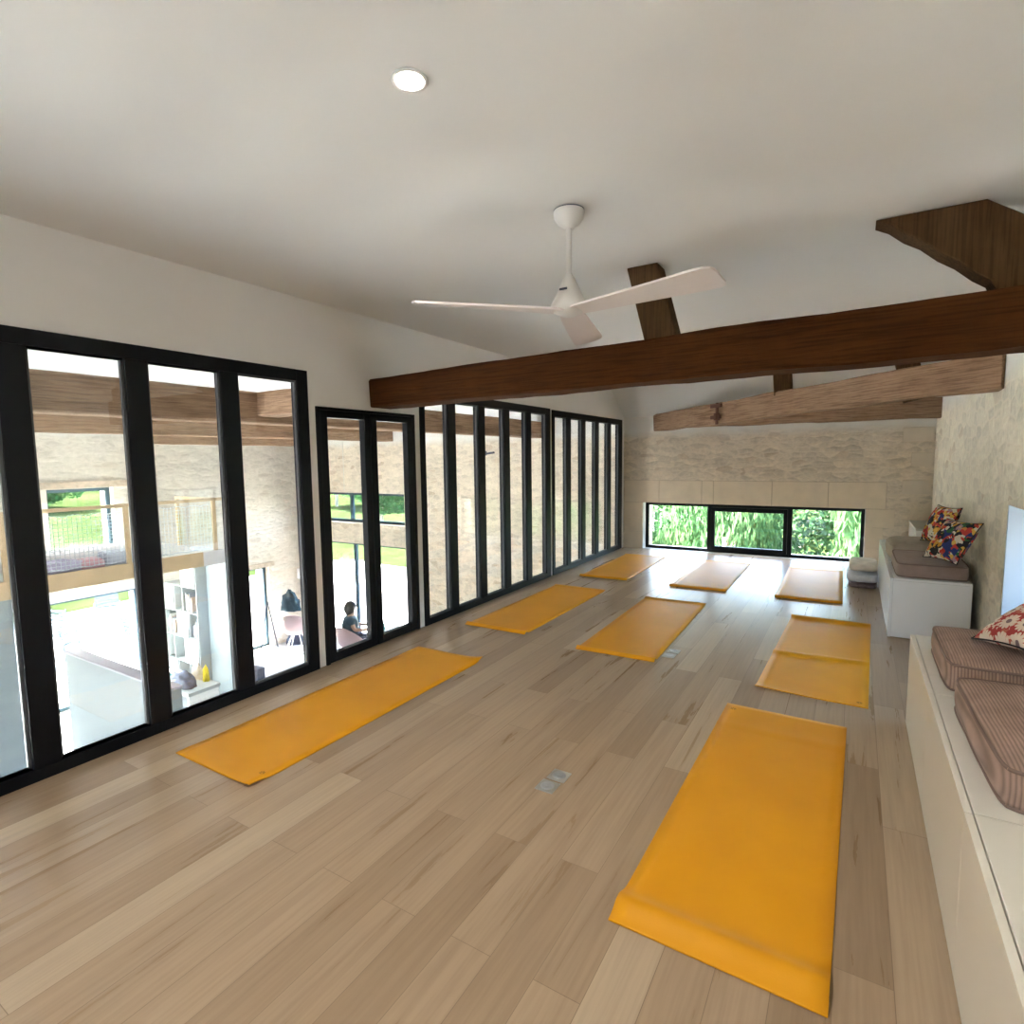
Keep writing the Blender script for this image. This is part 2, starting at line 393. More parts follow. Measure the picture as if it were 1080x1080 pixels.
def wall_holes(bm, plane, t0, t1, a0, a1, z0, z1, holes):
    """wall slab between t0..t1, spanning a0..a1, z0..z1, with rectangular holes (a,b,z,Z)"""
    As = sorted({a0, a1, *[h[0] for h in holes], *[h[1] for h in holes]}); Zs = sorted({z0, z1, *[h[2] for h in holes], *[h[3] for h in holes]})
    As = [a for a in As if a0 <= a <= a1]; Zs = [z for z in Zs if z0 <= z <= z1]
    def solid(i, j):
        if i < 0 or j < 0 or i >= len(As)-1 or j >= len(Zs)-1: return False
        ca = (As[i]+As[i+1])/2; cz = (Zs[j]+Zs[j+1])/2
        return not any(h[0] < ca < h[1] and h[2] < cz < h[3] for h in holes)
    V = {}
    def v(a, z, t):
        k = (a, z, t)
        if k not in V: V[k] = bm.verts.new((a, t, z) if plane == 'xz' else (t, a, z))
        return V[k]
    for i in range(len(As)-1):
        for j in range(len(Zs)-1):
            if not solid(i, j): continue
            A, B, Z, Y = As[i], As[i+1], Zs[j], Zs[j+1]
            for t in (t0, t1): bm.faces.new([v(A, Z, t), v(B, Z, t), v(B, Y, t), v(A, Y, t)])
            if not solid(i-1, j): bm.faces.new([v(A, Z, t0), v(A, Y, t0), v(A, Y, t1), v(A, Z, t1)])
            if not solid(i+1, j): bm.faces.new([v(B, Z, t0), v(B, Y, t0), v(B, Y, t1), v(B, Z, t1)])
            if not solid(i, j-1): bm.faces.new([v(A, Z, t0), v(B, Z, t0), v(B, Z, t1), v(A, Z, t1)])
            if not solid(i, j+1): bm.faces.new([v(A, Y, t0), v(B, Y, t0), v(B, Y, t1), v(A, Y, t1)])
    bmesh.ops.recalc_face_normals(bm, faces=bm.faces)

# ------------------------------------------------------------------ constants
GX = -3.2; RX = .84; YE = 8.8; WX = -11.3; YB = -3.0; FZ = -2.75; CZ = 2.55
SLOPE_Y = 8.15; SLOPE_Z = 2.10

# ------------------------------------------------------------------ shell
bm = BM(); bx(bm, GX-.04, RX, YB, YE, -.24, 0)
struct('floor', bm, M['floor'], 'oak laminate plank floor of the upper practice room', 'floor')
bm = BM(); bx(bm, WX, GX-.04, YB, YE, FZ-.2, FZ)
struct('floor_lower', bm, M['hallfloor'], 'pale concrete floor of the hall below, seen through the glass partition', 'floor')
# ceiling of the room: flat, then falling towards the end wall
bm = BM()
prism(bm, [(YB-.4, CZ), (SLOPE_Y, CZ), (YE, SLOPE_Z), (YE+.5, SLOPE_Z), (YE+.5, CZ+.4), (YB-.4, CZ+.4)], GX-.0, RX+.65, axis=0)
struct('ceiling', bm, M['ceil'], 'white plaster ceiling over the yoga room, dipping at the far end', 'ceiling')
bm = BM()
prism(bm, [(YB-.4, CZ), (SLOPE_Y, CZ), (YE, SLOPE_Z), (YE+.5, SLOPE_Z), (YE+.5, CZ+.4), (YB-.4, CZ+.4)], WX-.5, GX, axis=0)
struct('ceiling_hall', bm, M['hallceil'], 'white ceiling of the hall beyond the glass partition', 'ceiling')

# glass sections along the left wall: (y0,y1,ztop)
secs = [(-2.52, 2.615, 2.075), (2.68, 3.70, 1.845), (3.775, 6.19, 2.065), (6.25, 8.68, 2.055)]
holes = [(a, b, 0.0, z) for a, b, z in secs]
bm = BM(); wall_holes(bm, 'yz', GX-.09, GX-.004, YB, YE, -.24, CZ, holes)
struct('wall_left', bm, M['wall'], 'white painted wall around the black glazed partition on the left', 'wall')

FW = .07; DEP = .075
def glazed(name, y0, y1, zt, mulls, label, cat, fl=.085, fr=.085, ft=.075, fb=.06, mw=.11, door=False):
    r = thing(name, label, cat, (GX, y0, 0), kind='structure')
    L = y1-y0
    bm = BM()
    x0, x1 = -.055, .012
    bx(bm, x0, x1, 0, fl, 0, zt); bx(bm, x0, x1, L-fr, L, 0, zt)
    bx(bm, x0, x1, fl, L-fr, zt-ft, zt); bx(bm, x0, x1, fl, L-fr, 0, fb)
    fo = obj('frame', bm, M['black'], r, bevel=.003)
    edges = [fl]
    for c in mulls:
        bm = BM(); h = mw/2
        bx(bm, x0, x1, c-y0-h, c-y0+h, fb, zt-ft)
        obj('mullion', bm, M['black'], r, bevel=.003)
        edges += [c-y0-h, c-y0+h]
    edges.append(L-fr)
    for k in range(0, len(edges), 2):
        a, b = edges[k], edges[k+1]
        bm = BM(); bx(bm, -.034, -.022, a-.004, b+.004, fb-.004, zt-ft+.004)
        p = obj('pane', bm, M['glass'], r)
        bm = BM(); t = .012   # glazing bead, set back from the frame face
        for (A, B, Z, Y) in ((a, a+t, fb, zt-ft), (b-t, b, fb, zt-ft), (a+t, b-t, fb, fb+t), (a+t, b-t, zt-ft-t, zt-ft)):
            bx(bm, -.022, -.004, A, B, Z, Y)
        obj('glazing_bead', bm, M['bead'], p)
    return r
m1 = [2.052 - .511*k for k in range(0, 9)]
m1 = [m for m in m1 if m > -2.3]
glazed('window_1', *secs[0], m1, 'tall black framed glass partition nearest the camera on the left', 'glass partition')
glazed('window_2', *secs[2], [4.215, 4.705, 5.18, 5.655], 'black glass partition of five panes beyond the low double glass panel', 'glass partition', fl=.06, fr=.11, mw=.115)
glazed('window_3', *secs[3], [6.715, 7.19, 7.665, 8.14], 'farthest black glass partition, ending at the stone end wall', 'glass partition', fl=.06, fr=.14, mw=.115)
# the lower double glazed door
r = thing('door_1', 'lower black double glass door between the two taller partitions', 'glass door', (GX, 2.68, 0), kind='structure')
L = 1.02; zt = 1.845
bm = BM(); bx(bm, -.055, .012, 0, .03, 0, zt); bx(bm, -.055, .012, L-.03, L, 0, zt); bx(bm, -.055, .012, .03, L-.03, zt-.02, zt)
obj('frame', bm, M['black'], r, bevel=.003)
for a, b in ((.031, L/2-.004), (L/2+.004, L-.031)):
    bm = BM(); s = .062; z1 = zt-.022
    bx(bm, -.048, .008, a, a+s, .006, z1); bx(bm, -.048, .008, b-s, b, .006, z1)
    bx(bm, -.048, .008, a+s, b-s, z1-.05, z1); bx(bm, -.048, .008, a+s, b-s, .006, .07)
    lf = obj('door_leaf', bm, M['black'], r, bevel=.003)
    bm = BM(); bx(bm, -.03, -.018, a+s-.004, b-s+.004, .066, z1-.046); obj('pane', bm, M['glass'], lf)

# end wall (facade), shared by room and hall
EW0, EW1 = -2.88, .14
holes = [(EW0, EW1, .0, .745), (-10.75, -7.93, .09, .76), (-10.75, -7.93, FZ, -.36)]
bm = BM(); wall_holes(bm, 'xz', YE, YE+.5, WX-.5, RX+.65, FZ-.3, CZ+.4, holes)
struct('wall_end', bm, M['stone_end'], 'rubble stone end wall with the long low window', 'wall')
# right wall with deep window opening
holes = [(3.86, 4.72, .30, 1.135)]
bm = BM(); wall_holes(bm, 'yz', RX, RX+.6, YB, YE+.5, FZ-.3, CZ, holes)
struct('wall_right', bm, M['stone_right'], 'pale limewashed stone wall on the right', 'wall')
# window embrasure lining (smooth white), with frame and glass
r = thing('window_4', 'deep set window with white reveal in the right stone wall', 'window', (RX, 3.86, .30), kind='structure')
W_ = .86; H_ = .835
bm = BM(); bx(bm, .004, .58, W_-.012, W_-.001, .001, H_-.001); obj('reveal', bm, M['revealp'], r)
bm = BM(); bx(bm, .004, .58, .001, .012, .001, H_-.001); obj('reveal', bm, M['revealp'], r)
bm = BM(); bx(bm, .004, .58, .012, W_-.012, .001, .02); obj('sill', bm, M['white'], r)
bm = BM()
for (a, b, c, d) in ((.013, .06, .02, H_-.001), (W_-.06, W_-.013, .02, H_-.001), (W_/2-.03, W_/2+.03, .02, H_-.001)): bx(bm, .5, .55, a, b, c, d)
bx(bm, .5, .55, .06, W_-.06, .02, .065); bx(bm, .5, .55, .06, W_-.06, H_-.05, H_-.001)
obj('window_frame', bm, M['black'], r, bevel=.003)
bm = BM(); bx(bm, .52, .528, .05, W_-.05, .06, H_-.045); obj('pane', bm, M['glass'], r)
# west wall of hall
holes = [(3.95, 4.93, -.30, 1.05), (2.35, 5.28, FZ, -.83), (7.42, 7.97, FZ, -.90), (.55, 1.65, FZ, -.72)]  # last, narrow opening is unseen, added to throw a sun patch on the hall floor
bm = BM(); wall_holes(bm, 'yz', WX-.5, WX, YB, YE, FZ-.3, CZ, holes)
struct('wall_west', bm, M['stone_west'], 'rubble stone outer wall on the far side of the hall', 'wall')
# back wall behind the camera; both openings are unseen, added to bring in daylight
holes = [(-7.4, -4.6, -2.2, .2), (-1.7, -.5, 1.0, 1.95)]
bm = BM(); wall_holes(bm, 'xz', YB-.4, YB, WX-.5, RX+.6, FZ-.3, CZ, holes)
struct('wall_back', bm, M['wall'], 'white wall behind the camera with two openings added for daylight, one to the room and one to the hall', 'wall')
bm = BM(); bx(bm, GX-.09, GX-.005, YB, YE, FZ, -.241)
struct('wall_under', bm, M['wall'], 'white wall below the glass partition, facing the hall', 'wall')

# ---- dressed stone around the end window
def blocks(lst, mat, bmx=None):
    bm = bmx or BM()
    for (x0, x1, z0, z1) in lst: bx(bm, x0+.003, x1-.003, YE-.012, YE+.03, z0+.003, z1-.003)
    return bm
bm = BM()
bx(bm, -3.19, .36, YE-.004, YE+.02, .748, 1.10)
lint = [(-3.19, -2.62, .748, 1.10), (-2.62, -1.97, .748, 1.10), (-1.97, -1.80, .748, 1.10), (-1.80, -1.0, .748, 1.10), (-1.0, -.30, .748, 1.10), (-.30, .36, .748, 1.10)]
t_ = struct('trim_1', bm, M['joint'], 'pale dressed stone lintel over the long low window', 'stone lintel')
obj('lintel_block', blocks(lint, None), M['dressed'], t_, bevel=.004)
jamb = [(.143, .46, .50, .748), (.143, .34, .22, .50), (.143, .36, .0, .22), (-3.19, -2.883, .50, .748), (-3.19, -2.883, .27, .50), (-3.19, -2.883, .0, .27)]
obj('jamb_block', blocks(jamb, None), M['dressed'], t_, bevel=.004)
q = [(.52, .83, .95, 1.13), (.60, .83, 1.30, 1.48), (.50, .83, 1.62, 1.80)]
bm = blocks(q, None)
struct('trim_2', bm, M['dressed2'], 'cut corner stones in the end wall beside the right wall', 'corner stones', bevel=.006)

# ---- end window frame, three lights
r = thing('window_5', 'long low black framed window at floor level in the end wall', 'window', (EW0, YE, 0), kind='structure')
W_ = EW1-EW0; H_ = .745; fy0, fy1 = .13, .19
bm = BM()
bx(bm, .002, .05, fy0, fy1, .0, H_-.002); bx(bm, W_-.05, W_-.002, fy0, fy1, .0, H_-.002)
bx(bm, .05, W_-.05, fy0, fy1, .0, .045); bx(bm, .05, W_-.05, fy0, fy1, H_-.05, H_-.002)
ma, mb = 1.00, 2.11
for c in (ma, mb): bx(bm, c-.03, c+.03, fy0, fy1, .045, H_-.05)
obj('window_frame', bm, M['black'], r, bevel=.003)
bm = BM(); s = .05
a, b = ma+.032, mb-.032
bx(bm, a, a+s, fy0-.02, fy0+.03, .047, H_-.052); bx(bm, b-s, b, fy0-.02, fy0+.03, .047, H_-.052)
bx(bm, a+s, b-s, fy0-.02, fy0+.03, .047, .10); bx(bm, a+s, b-s, fy0-.02, fy0+.03, H_-.115, H_-.052)
sa = obj('opening_sash', bm, M['black'], r, bevel=.003)
bm = BM(); bx(bm, (a+b)/2-.02, (a+b)/2+.02, fy0-.035, fy0-.02, H_-.10, H_-.07); bx(bm, (a+b)/2-.02, (a+b)/2+.11, fy0-.055, fy0-.035, H_-.092, H_-.075)
obj('handle', bm, M['black'], sa, bevel=.003)
for (a, b, z0, z1) in ((.045, ma-.03, .045, H_-.05), (ma+.08, mb-.08, .095, H_-.11), (mb+.03, W_-.045, .045, H_-.05)):
    bm = BM(); bx(bm, a, b, fy0+.02, fy0+.03, z0, z1); obj('pane', bm, M['glass'], r)
bm = BM(); bx(bm, .001, W_-.001, .001, fy0, -.02, .004); obj('sill', bm, M['white'], r)
bm = BM(); bx(bm, .001, .006, .001, fy0, .004, H_-.002); bx(bm, W_-.006, W_-.001, .001, fy0, .004, H_-.002); obj('reveal', bm, M['white'], r)

# ---- hall facade windows
def frame_win(name, plane, a0, a1, z0, z1, at, mulls, label, cat='window', fw=.06, tr=()):
    r = thing(name, label, cat, kind='structure')
    bm = BM()
    def b3(bm, A, B, t0, t1, Z, Y):
        if plane == 'xz': bx(bm, A, B, t0, t1, Z, Y)
        else: bx(bm, t0, t1, A, B, Z, Y)
    t0, t1 = at, at+.06
    b3(bm, a0+.002, a0+fw, t0, t1, z0, z1-.002); b3(bm, a1-fw, a1-.002, t0, t1, z0, z1-.002)
    b3(bm, a0+fw, a1-fw, t0, t1, z0, z0+fw); b3(bm, a0+fw, a1-fw, t0, t1, z1-fw, z1-.002)
    for c in mulls: b3(bm, c-.04, c+.04, t0, t1, z0+fw, z1-fw)
    obj('window_frame', bm, M['teal'], r)
    bm = BM(); b3(bm, a0+fw-.01, a1-fw+.01, at+.025, at+.035, z0+fw-.01, z1-fw+.01); obj('pane', bm, M['glass'], r)
    return r
frame_win('window_6', 'xz', -10.75, -7.93, .09, .76, YE+.18, [-9.66], 'upper wide window in the hall end wall, above the glazed doors')
frame_win('window_7', 'xz', -10.75, -7.93, FZ, -.36, YE+.18, [-9.60], 'tall glazed doors in the hall end wall, below the wide window', 'glazed doors')
frame_win('window_8', 'yz', 3.95, 4.93, -.30, 1.05, WX-.2, [], 'window onto the lawn above the mezzanine')
frame_win('window_9', 'yz', 2.35, 5.28, FZ, -.83, WX-.2, [], 'wide glazed opening onto the terrace under the mezzanine', 'glazed doors')
frame_win('door_2', 'yz', 7.42, 7.97, FZ, -.90, WX-.2, [], 'narrow glazed door in the far hall corner', 'door', fw=.05)
# lintels on west wall
for i, (a, b, z0, z1, mt) in enumerate(((3.8, 5.35, 1.06, 1.17, 'beigecloth'), (2.2, 5.45, -.83, -.72, 'lilac'), (7.3, 8.1, -.90, -.80, 'beigecloth'))):
    bm = BM(); bx(bm, WX-.02, WX+.02, a, b, z0, z1)
    struct('trim_%d' % (3+i), bm, M[mt], ['wooden lintel over the lawn window', 'stone lintel over the terrace opening', 'wooden lintel over the narrow glazed door'][i], 'lintel')

# ------------------------------------------------------------------ beams
def beam_mesh(L, w, h, seed, wob=.012, n=40):
    """rough hewn beam along +X, base at z=0, centred in y"""
    bm = BM(); rings = []
    for i in range(n+1):
        x = L*i/n
        def wv(k): return noise.noise(Vector((x*1.7, k*5.1+seed, seed)))*wob + noise.noise(Vector((x*7, k*3.3, seed+9)))*wob*.35
        c = .012
        pts = [(-w/2+c, 0), (w/2-c, 0), (w/2, c), (w/2, h-c), (w/2-c, h), (-w/2+c, h), (-w/2, h-c), (-w/2, c)]
        off = [wv(0), wv(0), wv(1), wv(2), wv(3), wv(3), wv(4), wv(5)]
        r = []
        for (py, pz), o_ in zip(pts, off):
            r.append(bm.verts.new((x, py+o_*(1 if py > 0 else -1), pz+(o_ if pz < h/2 else -o_))))
        rings.append(r)
    for i in range(n):
        for k in range(8): bm.faces.new([rings[i][k], rings[i+1][k], rings[i+1][(k+1) % 8], rings[i][(k+1) % 8]])
    bm.faces.new(rings[0]); bm.faces.new(rings[-1][::-1])
    return bm
def beam(name, p0, p1, w, h0, mat, label, seed, cat='beam', wob=.012, h1=None):
    p0 = Vector(p0); p1 = Vector(p1); d = p1-p0
    bm = beam_mesh(d.length, w, h0, seed, wob)
    if h1:
        for v in bm.verts:
            t = v.co.x/d.length; v.co.z *= (1-t)+t*h1/h0
    rz = math.atan2(d.y, d.x); ry = -math.atan2(d.z, math.hypot(d.x, d.y))
    o = obj(name, bm, mat, None, p0, (0, ry, rz)); tag(o, label, cat, kind=None)
    return o
beam('tie_beam', (GX+.001, 3.315, 1.872), (RX+.05, 3.315, 1.91), .23, .214, M['beamA'], 'long dark brown tie beam crossing the room in front of the ceiling fan', 1, h1=.265)
beam('tie_beam', (-2.66, 8.86, 1.865), (.88, 5.10, 1.905), .17, .262, M['beamB'], 'lighter weathered beam running diagonally from the end wall to the right wall', 3, wob=.016, h1=.25)
beam('tie_beam', (-2.2, 8.42, 1.885), (RX+.03, 8.42, 1.885), .18, .24, M['beamB'], 'brown beam farthest away, just before the end wall', 5, wob=.02)
# posts and rafters over the beams
def slab(name, quad, y0, y1, mat, label, cat='beam'):
    bm = BM(); prism(bm, quad, y0, y1); o = obj(name, bm, mat, None, bevel=.008); tag(o, label, cat)
    bmx = None
    return o
slab('king_post', [(-1.045, 2.075), (-.862, 2.085), (-.985, 2.548), (-1.165, 2.548)], 3.225, 3.36, M['beamPost'], 'short dark post between the long tie beam and ceiling, behind the fan')
slab('rafter', [(.50, 2.135), (.80, 2.15), (.80, 2.29), (.44, 2.548), (.035, 2.548), (.095, 2.515), (.155, 2.460), (.22, 2.418), (.29, 2.352), (.355, 2.305), (.42, 2.242), (.47, 2.205)], 3.225, 3.37, M['beamPost'], 'broad sloping rafter rising from the right end of the dark tie beam')
bm = BM(); prism(bm, [(-.775, 2.10), (-.60, 2.10), (-.63, 2.548), (-.805, 2.548)], 6.72, 6.86)
tag(obj('king_post', bm, M['beamPost'], bevel=.008), 'small post standing on the diagonal beam, behind the long tie beam', 'beam')
bm = BM(); prism(bm, [(.45, 2.05), (.66, 2.10), (.585, 2.49), (.35, 2.505)], 7.98, 8.13)
tag(obj('rafter', bm, M['beamPost'], bevel=.008), 'stub of rafter above the far beam at its right end', 'beam')
# iron strap on diagonal beam
d = Vector((.88+2.66, 5.10-8.86, 0)).normalized(); nrm = Vector((d.y, -d.x, 0)).normalized()
if nrm.y > 0: nrm = -nrm
sp = Vector((-2.66, 8.86, 0)) + d*1.80
r = thing('iron_clamp', 'rusty iron clamp strapped round the diagonal beam', 'clamp', sp + nrm*.10, math.atan2(d.y, d.x))
bm = BM(); bx(bm, -.02, .02, -.022, .0, 1.862, 2.13); obj('strap', bm, pbr('rusty iron', (.12, .05, .03), .8), r, bevel=.004)
bm = BM(); bx(bm, -.13, .10, -.03, .0, 2.07, 2.115); obj('plate', bm, bpy.data.materials['rusty iron'], r, bevel=.006)
bm = BM(); bx(bm, -.11, .08, -.04, .0, 1.93, 1.975); bx(bm, .0, .05, -.06, -.0, 1.91, 2.0); obj('wedge', bm, bpy.data.materials['rusty iron'], r, bevel=.006)
# hall beams
beam('hall_beam', (-4.72, YB, 1.815), (-4.72, YE+.05, 1.815), .26, .27, M['beamB'], 'big brown beam just beyond the glass partition, running along it', 11)
beam('hall_beam', (-8.3, YB, 1.85), (-8.3, YE+.05, 1.85), .24, .26, M['beamB'], 'second brown hall beam, seen under the nearest one through the glass', 12)
beam('hall_beam', (-10.6, 4.9, 1.80), (-10.6, YE+.05, 1.80), .22, .25, M['beamB'], 'third brown hall beam, farthest out by the stone wall', 13)
beam('hall_beam', (-4.59, 3.315, 1.872), (GX-.092, 3.315, 1.872), .23, .21, M['beamB'], 'short brown beam beyond the glass, meeting the big hall beam at a corner', 14)

# ------------------------------------------------------------------ fan and lamp
r = thing('ceiling_fan', 'white three bladed ceiling fan on a short rod', 'ceiling fan', (-1.118, 2.36, CZ))
bm = BM(); lathe(bm, [(0, 0), (.066, 0), (.068, -.012), (.064, -.035), (.048, -.058), (.026, -.070), (.024, -.078), (0, -.078)], 40); obj('canopy', bm, M['fan'], r)
bm = BM(); lathe(bm, [(0, 0), (.067, 0), (.067, -.005), (0, -.005)], 40)
obj('canopy_ring', bm, M['darkgrey'], r)
bm = BM(); lathe(bm, [(.012, -.07), (.012, -.275), (0, -.275)], 16); obj('down_rod', bm, M['fan'], r)
# motor cone : three sided pyramid, rounded
bm = BM()
lv = [(.008, -.262), (.028, -.295), (.062, -.37), (.082, -.405), (.078, -.43), (.03, -.452), (0, -.452)]
lathe(bm, lv, 28); cone = obj('motor_housing', bm, M['fan'], r)
bm = BM(); bx(bm, -.018, .018, -.0615, -.058, -.352, -.343); obj('badge', bm, M['darkgrey'], cone)
for ang in (-13, 106, -133):
    bm = BM()
    # blade outline along +x, folded root, slight pitch
    st = [(.02, -.055, .045), (.10, -.062, .056), (.25, -.066, .064), (.45, -.072, .072), (.62, -.078, .078), (.66, -.077, .078), (.685, -.066, .070), (.692, -.045, .05)]
    T = []; B_ = []
    pit = math.radians(-13)
    for x, a, b in st:
        rowt = []; rowb = []
        for k in range(5):
            y = a+(b-a)*k/4
            pt = math.radians(-3) + (pit-math.radians(-3))*min(1, x/.62)
            rowt.append(bm.verts.new((x, y*math.cos(pt), -.432 + y*math.sin(pt)+.004)))
            rowb.append(bm.verts.new((x, y*math.cos(pt), -.432 + y*math.sin(pt)-.004)))
        T.append(rowt); B_.append(rowb)
    n = len(st)
    for i in range(n-1):
        for k in range(4):
            bm.faces.new([T[i][k], T[i+1][k], T[i+1][k+1], T[i][k+1]]); bm.faces.new([B_[i][k], B_[i][k+1], B_[i+1][k+1], B_[i+1][k]])
        bm.faces.new([T[i][0], B_[i][0], B_[i+1][0], T[i+1][0]]); bm.faces.new([T[i][4], T[i+1][4], B_[i+1][4], B_[i][4]])
    for k in range(4):
        bm.faces.new([T[0][k], T[0][k+1], B_[0][k+1], B_[0][k]]); bm.faces.new([T[-1][k], B_[-1][k], B_[-1][k+1], T[-1][k+1]])
    obj('blade', bm, M['blade'], r, rot=(0, 0, math.radians(ang)))
lx, ly = -1.13, 1.33
r = thing('ceiling_spotlight', 'round recessed ceiling spotlight, switched on', 'ceiling light', (lx, ly, CZ))
bm = BM(); lathe(bm, [(.040, .0), (.052, -.001), (.053, -.005), (.041, -.006), (.040, 0)], 40); obj('trim_ring', bm, M['white'], r)
bm = BM(); lathe(bm, [(0, -.003), (.0405, -.003), (.0405, -.0005), (0, -.0005)], 40); obj('light_disc', bm, M['lampglow'], r)

def downlight(x, y, power):
    l_ = bpy.data.lights.new('spot_lamp', 'SPOT'); l_.energy = power; l_.spot_size = math.radians(155); l_.spot_blend = 1; l_.shadow_soft_size = .05; l_.color = (1, .92, .82)
    o = bpy.data.objects.new('spot_lamp', l_); COL.objects.link(o); o.location = (x, y, CZ-.03)
downlight(lx, ly, 13)
s2_ = dup(r, (lx, -1.1, CZ), 0, 'added ceiling spotlight, out of view behind the camera, brightening the near floor'); downlight(lx, -1.1, 13)  # unseen extra spotlight, added to lift the near floor

# ------------------------------------------------------------------ yoga mats
W = .61
cal = [  # x, y, angle, length, label, profile kind
 (-.302, 2.502, -.011, 1.854, 'largest looking yellow yoga mat, nearest the camera beside the bench', 'hump'),
 (-2.584, 2.386, .0, 1.87, 'long yellow yoga mat in front of the nearest glass panes on the left', 'flat'),
 (-2.611, 4.877, -.001, 1.783, 'middle yellow yoga mat of the left row, along the five pane partition', 'roll'),
 (-1.501, 4.781, .02, 1.813, 'yellow yoga mat in the centre of the room, next to the floor sockets', 'roll'),
 (-.165, 4.694, -.025, 1.869, 'yellow yoga mat with a crease across its middle, left of the white bench end', 'crease'),
 (-2.60, 7.25, .02, 1.76, 'farthest yellow mat of the left row, at the last glass partition', 'roll'),
 (-1.461, 7.236, .008, 1.80, 'far middle yoga mat washed pale by light from the low window', 'roll'),
 (-.374, 7.225, .015, 1.784, 'far right yoga mat, pale in window light, left of the folded blankets', 'roll')]
def mat_mesh(L, kind, seed):
    ss = sorted(set([round(L*i/60, 4) for i in range(61)] + [round(i*.008, 4) for i in range(24)]))
    nx = 12; th = .0045
    def z(s, u):
        q = 0.0
        if kind == 'hump': q += .026*math.exp(-((s-.085)/.05)**2) + .004*math.exp(-((s-1.62)/.018)**2)*(.5+.5*u) + .003*math.exp(-((s-1.58)/.02)**2)
        if kind == 'roll': q += .020*math.exp(-((s-.035)/.024)**2) + .010*math.exp(-((s-L)/.03)**2)
        if kind == 'flat': q += .016*math.exp(-((s-.0)/.07)**2)*max(0, u)**3 + .024*math.exp(-((s-L)/.05)**2)*max(0, u)**3 + .003*math.exp(-((s-.06)/.05)**2)
        if kind == 'crease': q += .013*math.exp(-((s-.80-.03*u)/.022)**2) + .018*math.exp(-((s-L)/.045)**2) + .010*math.exp(-(s/.05)**2)*max(0, -u)
        return q + .0006*noise.noise(Vector((u*2, s*6, seed)))
    bm = BM(); T = []; B_ = []
    for s in ss:
        T.append([bm.verts.new((-W/2+W*k/nx, s-L/2, z(s, -1+2*k/nx)+th+.0008)) for k in range(nx+1)])
        B_.append([bm.verts.new((-W/2+W*k/nx, s-L/2, z(s, -1+2*k/nx)+.0008)) for k in range(nx+1)])
    n = len(ss)
    for i in range(n-1):
        for k in range(nx):
            f = bm.faces.new([T[i][k], T[i][k+1], T[i+1][k+1], T[i+1][k]]); f.smooth = True
            f = bm.faces.new([B_[i][k], B_[i+1][k], B_[i+1][k+1], B_[i][k+1]]); f.smooth = True
        bm.faces.new([T[i][0], T[i+1][0], B_[i+1][0], B_[i][0]]); bm.faces.new([T[i][nx], B_[i][nx], B_[i+1][nx], T[i+1][nx]])
    for k in range(nx):
        bm.faces.new([T[0][k], B_[0][k], B_[0][k+1], T[0][k+1]]); bm.faces.new([T[-1][k], T[-1][k+1], B_[-1][k+1], B_[-1][k]])
    return bm, z
for i, (x, y, a, L, lab, kd) in enumerate(cal):
    bm, zf = mat_mesh(L, kd, i*3.1)
    o = obj('yoga_mat', bm, M['mat'], None, (x, y, 0), (0, 0, a)); tag(o, lab, 'yoga mat', 'yellow yoga mats laid out on the floor')
    if i in (0, 1, 4):
        cx, cy = {0: (-.26, L/2-.065), 1: (.25, -L/2+.10), 4: (.26, -L/2+.06)}[i]
        u = cx/(W/2); zz = zf(cy+L/2, u)+.0056
        bm = BM()
        for k in range(7):   # small lotus like emblem: ring of petals
            a_ = 2*PI*k/7; c_, s_ = math.cos(a_), math.sin(a_)
            p = [(.004, 0), (.010, .0035), (.017, 0), (.010, -.0035)]
            A = [bm.verts.new((cx+px*c_-py*s_, cy+px*s_+py*c_, zz)) for px, py in p]; B2 = [bm.verts.new((v.co.x, v.co.y, zz+.0006)) for v in A]
            bm.faces.new(A); bm.faces.new(B2)
            for q_ in range(4): bm.faces.new([A[q_], A[(q_+1) % 4], B2[(q_+1) % 4], B2[q_]])
        obj('emblem', bm, M['matlogo'], o)

# ------------------------------------------------------------------ floor sockets
def socket():
    r = thing('floor_socket', 'x', 'floor socket')
    bm = BM(); bx(bm, -.044, .044, -.044, .044, .0005, .005); p = obj('plate', bm, M['steel2'], r, bevel=.002)
    bm = BM(); lathe(bm, [(0, .0045), (.030, .0045), (.032, .006), (.030, .0085), (.027, .009), (.026, .0075), (0, .0075)], 32); l_ = obj('round_lid', bm, M['chrome'], r)
    bm = BM(); bx(bm, -.012, .012, -.003, .003, .0075, .0095); obj('latch', bm, M['chrome'], l_)
    return r
s0 = socket(); s0.location = (-1.126, 2.137, 0); s0['label'] = 'square steel floor socket, nearer one of the pair in the middle of the floor'; s0['group'] = 'steel floor sockets'
dup(s0, (-1.118, 2.238, 0), 0, 'square steel floor socket, farther one of the pair in the middle of the floor')
dup(s0, (-1.125, 4.075, 0), 0, 'floor socket by the near right corner of the central mat, nearer one')
dup(s0, (-1.120, 4.18, 0), 0, 'floor socket by the near right corner of the central mat, farther one')
bm = BM(); bx(bm, -.09, .09, -.035, .035, .0005, .006)
o = tag(obj('floor_grille', bm, M['steel2'], None, (-3.03, 8.62, 0), bevel=.002), 'small metal floor grille in the far left corner by the partition', 'floor grille')

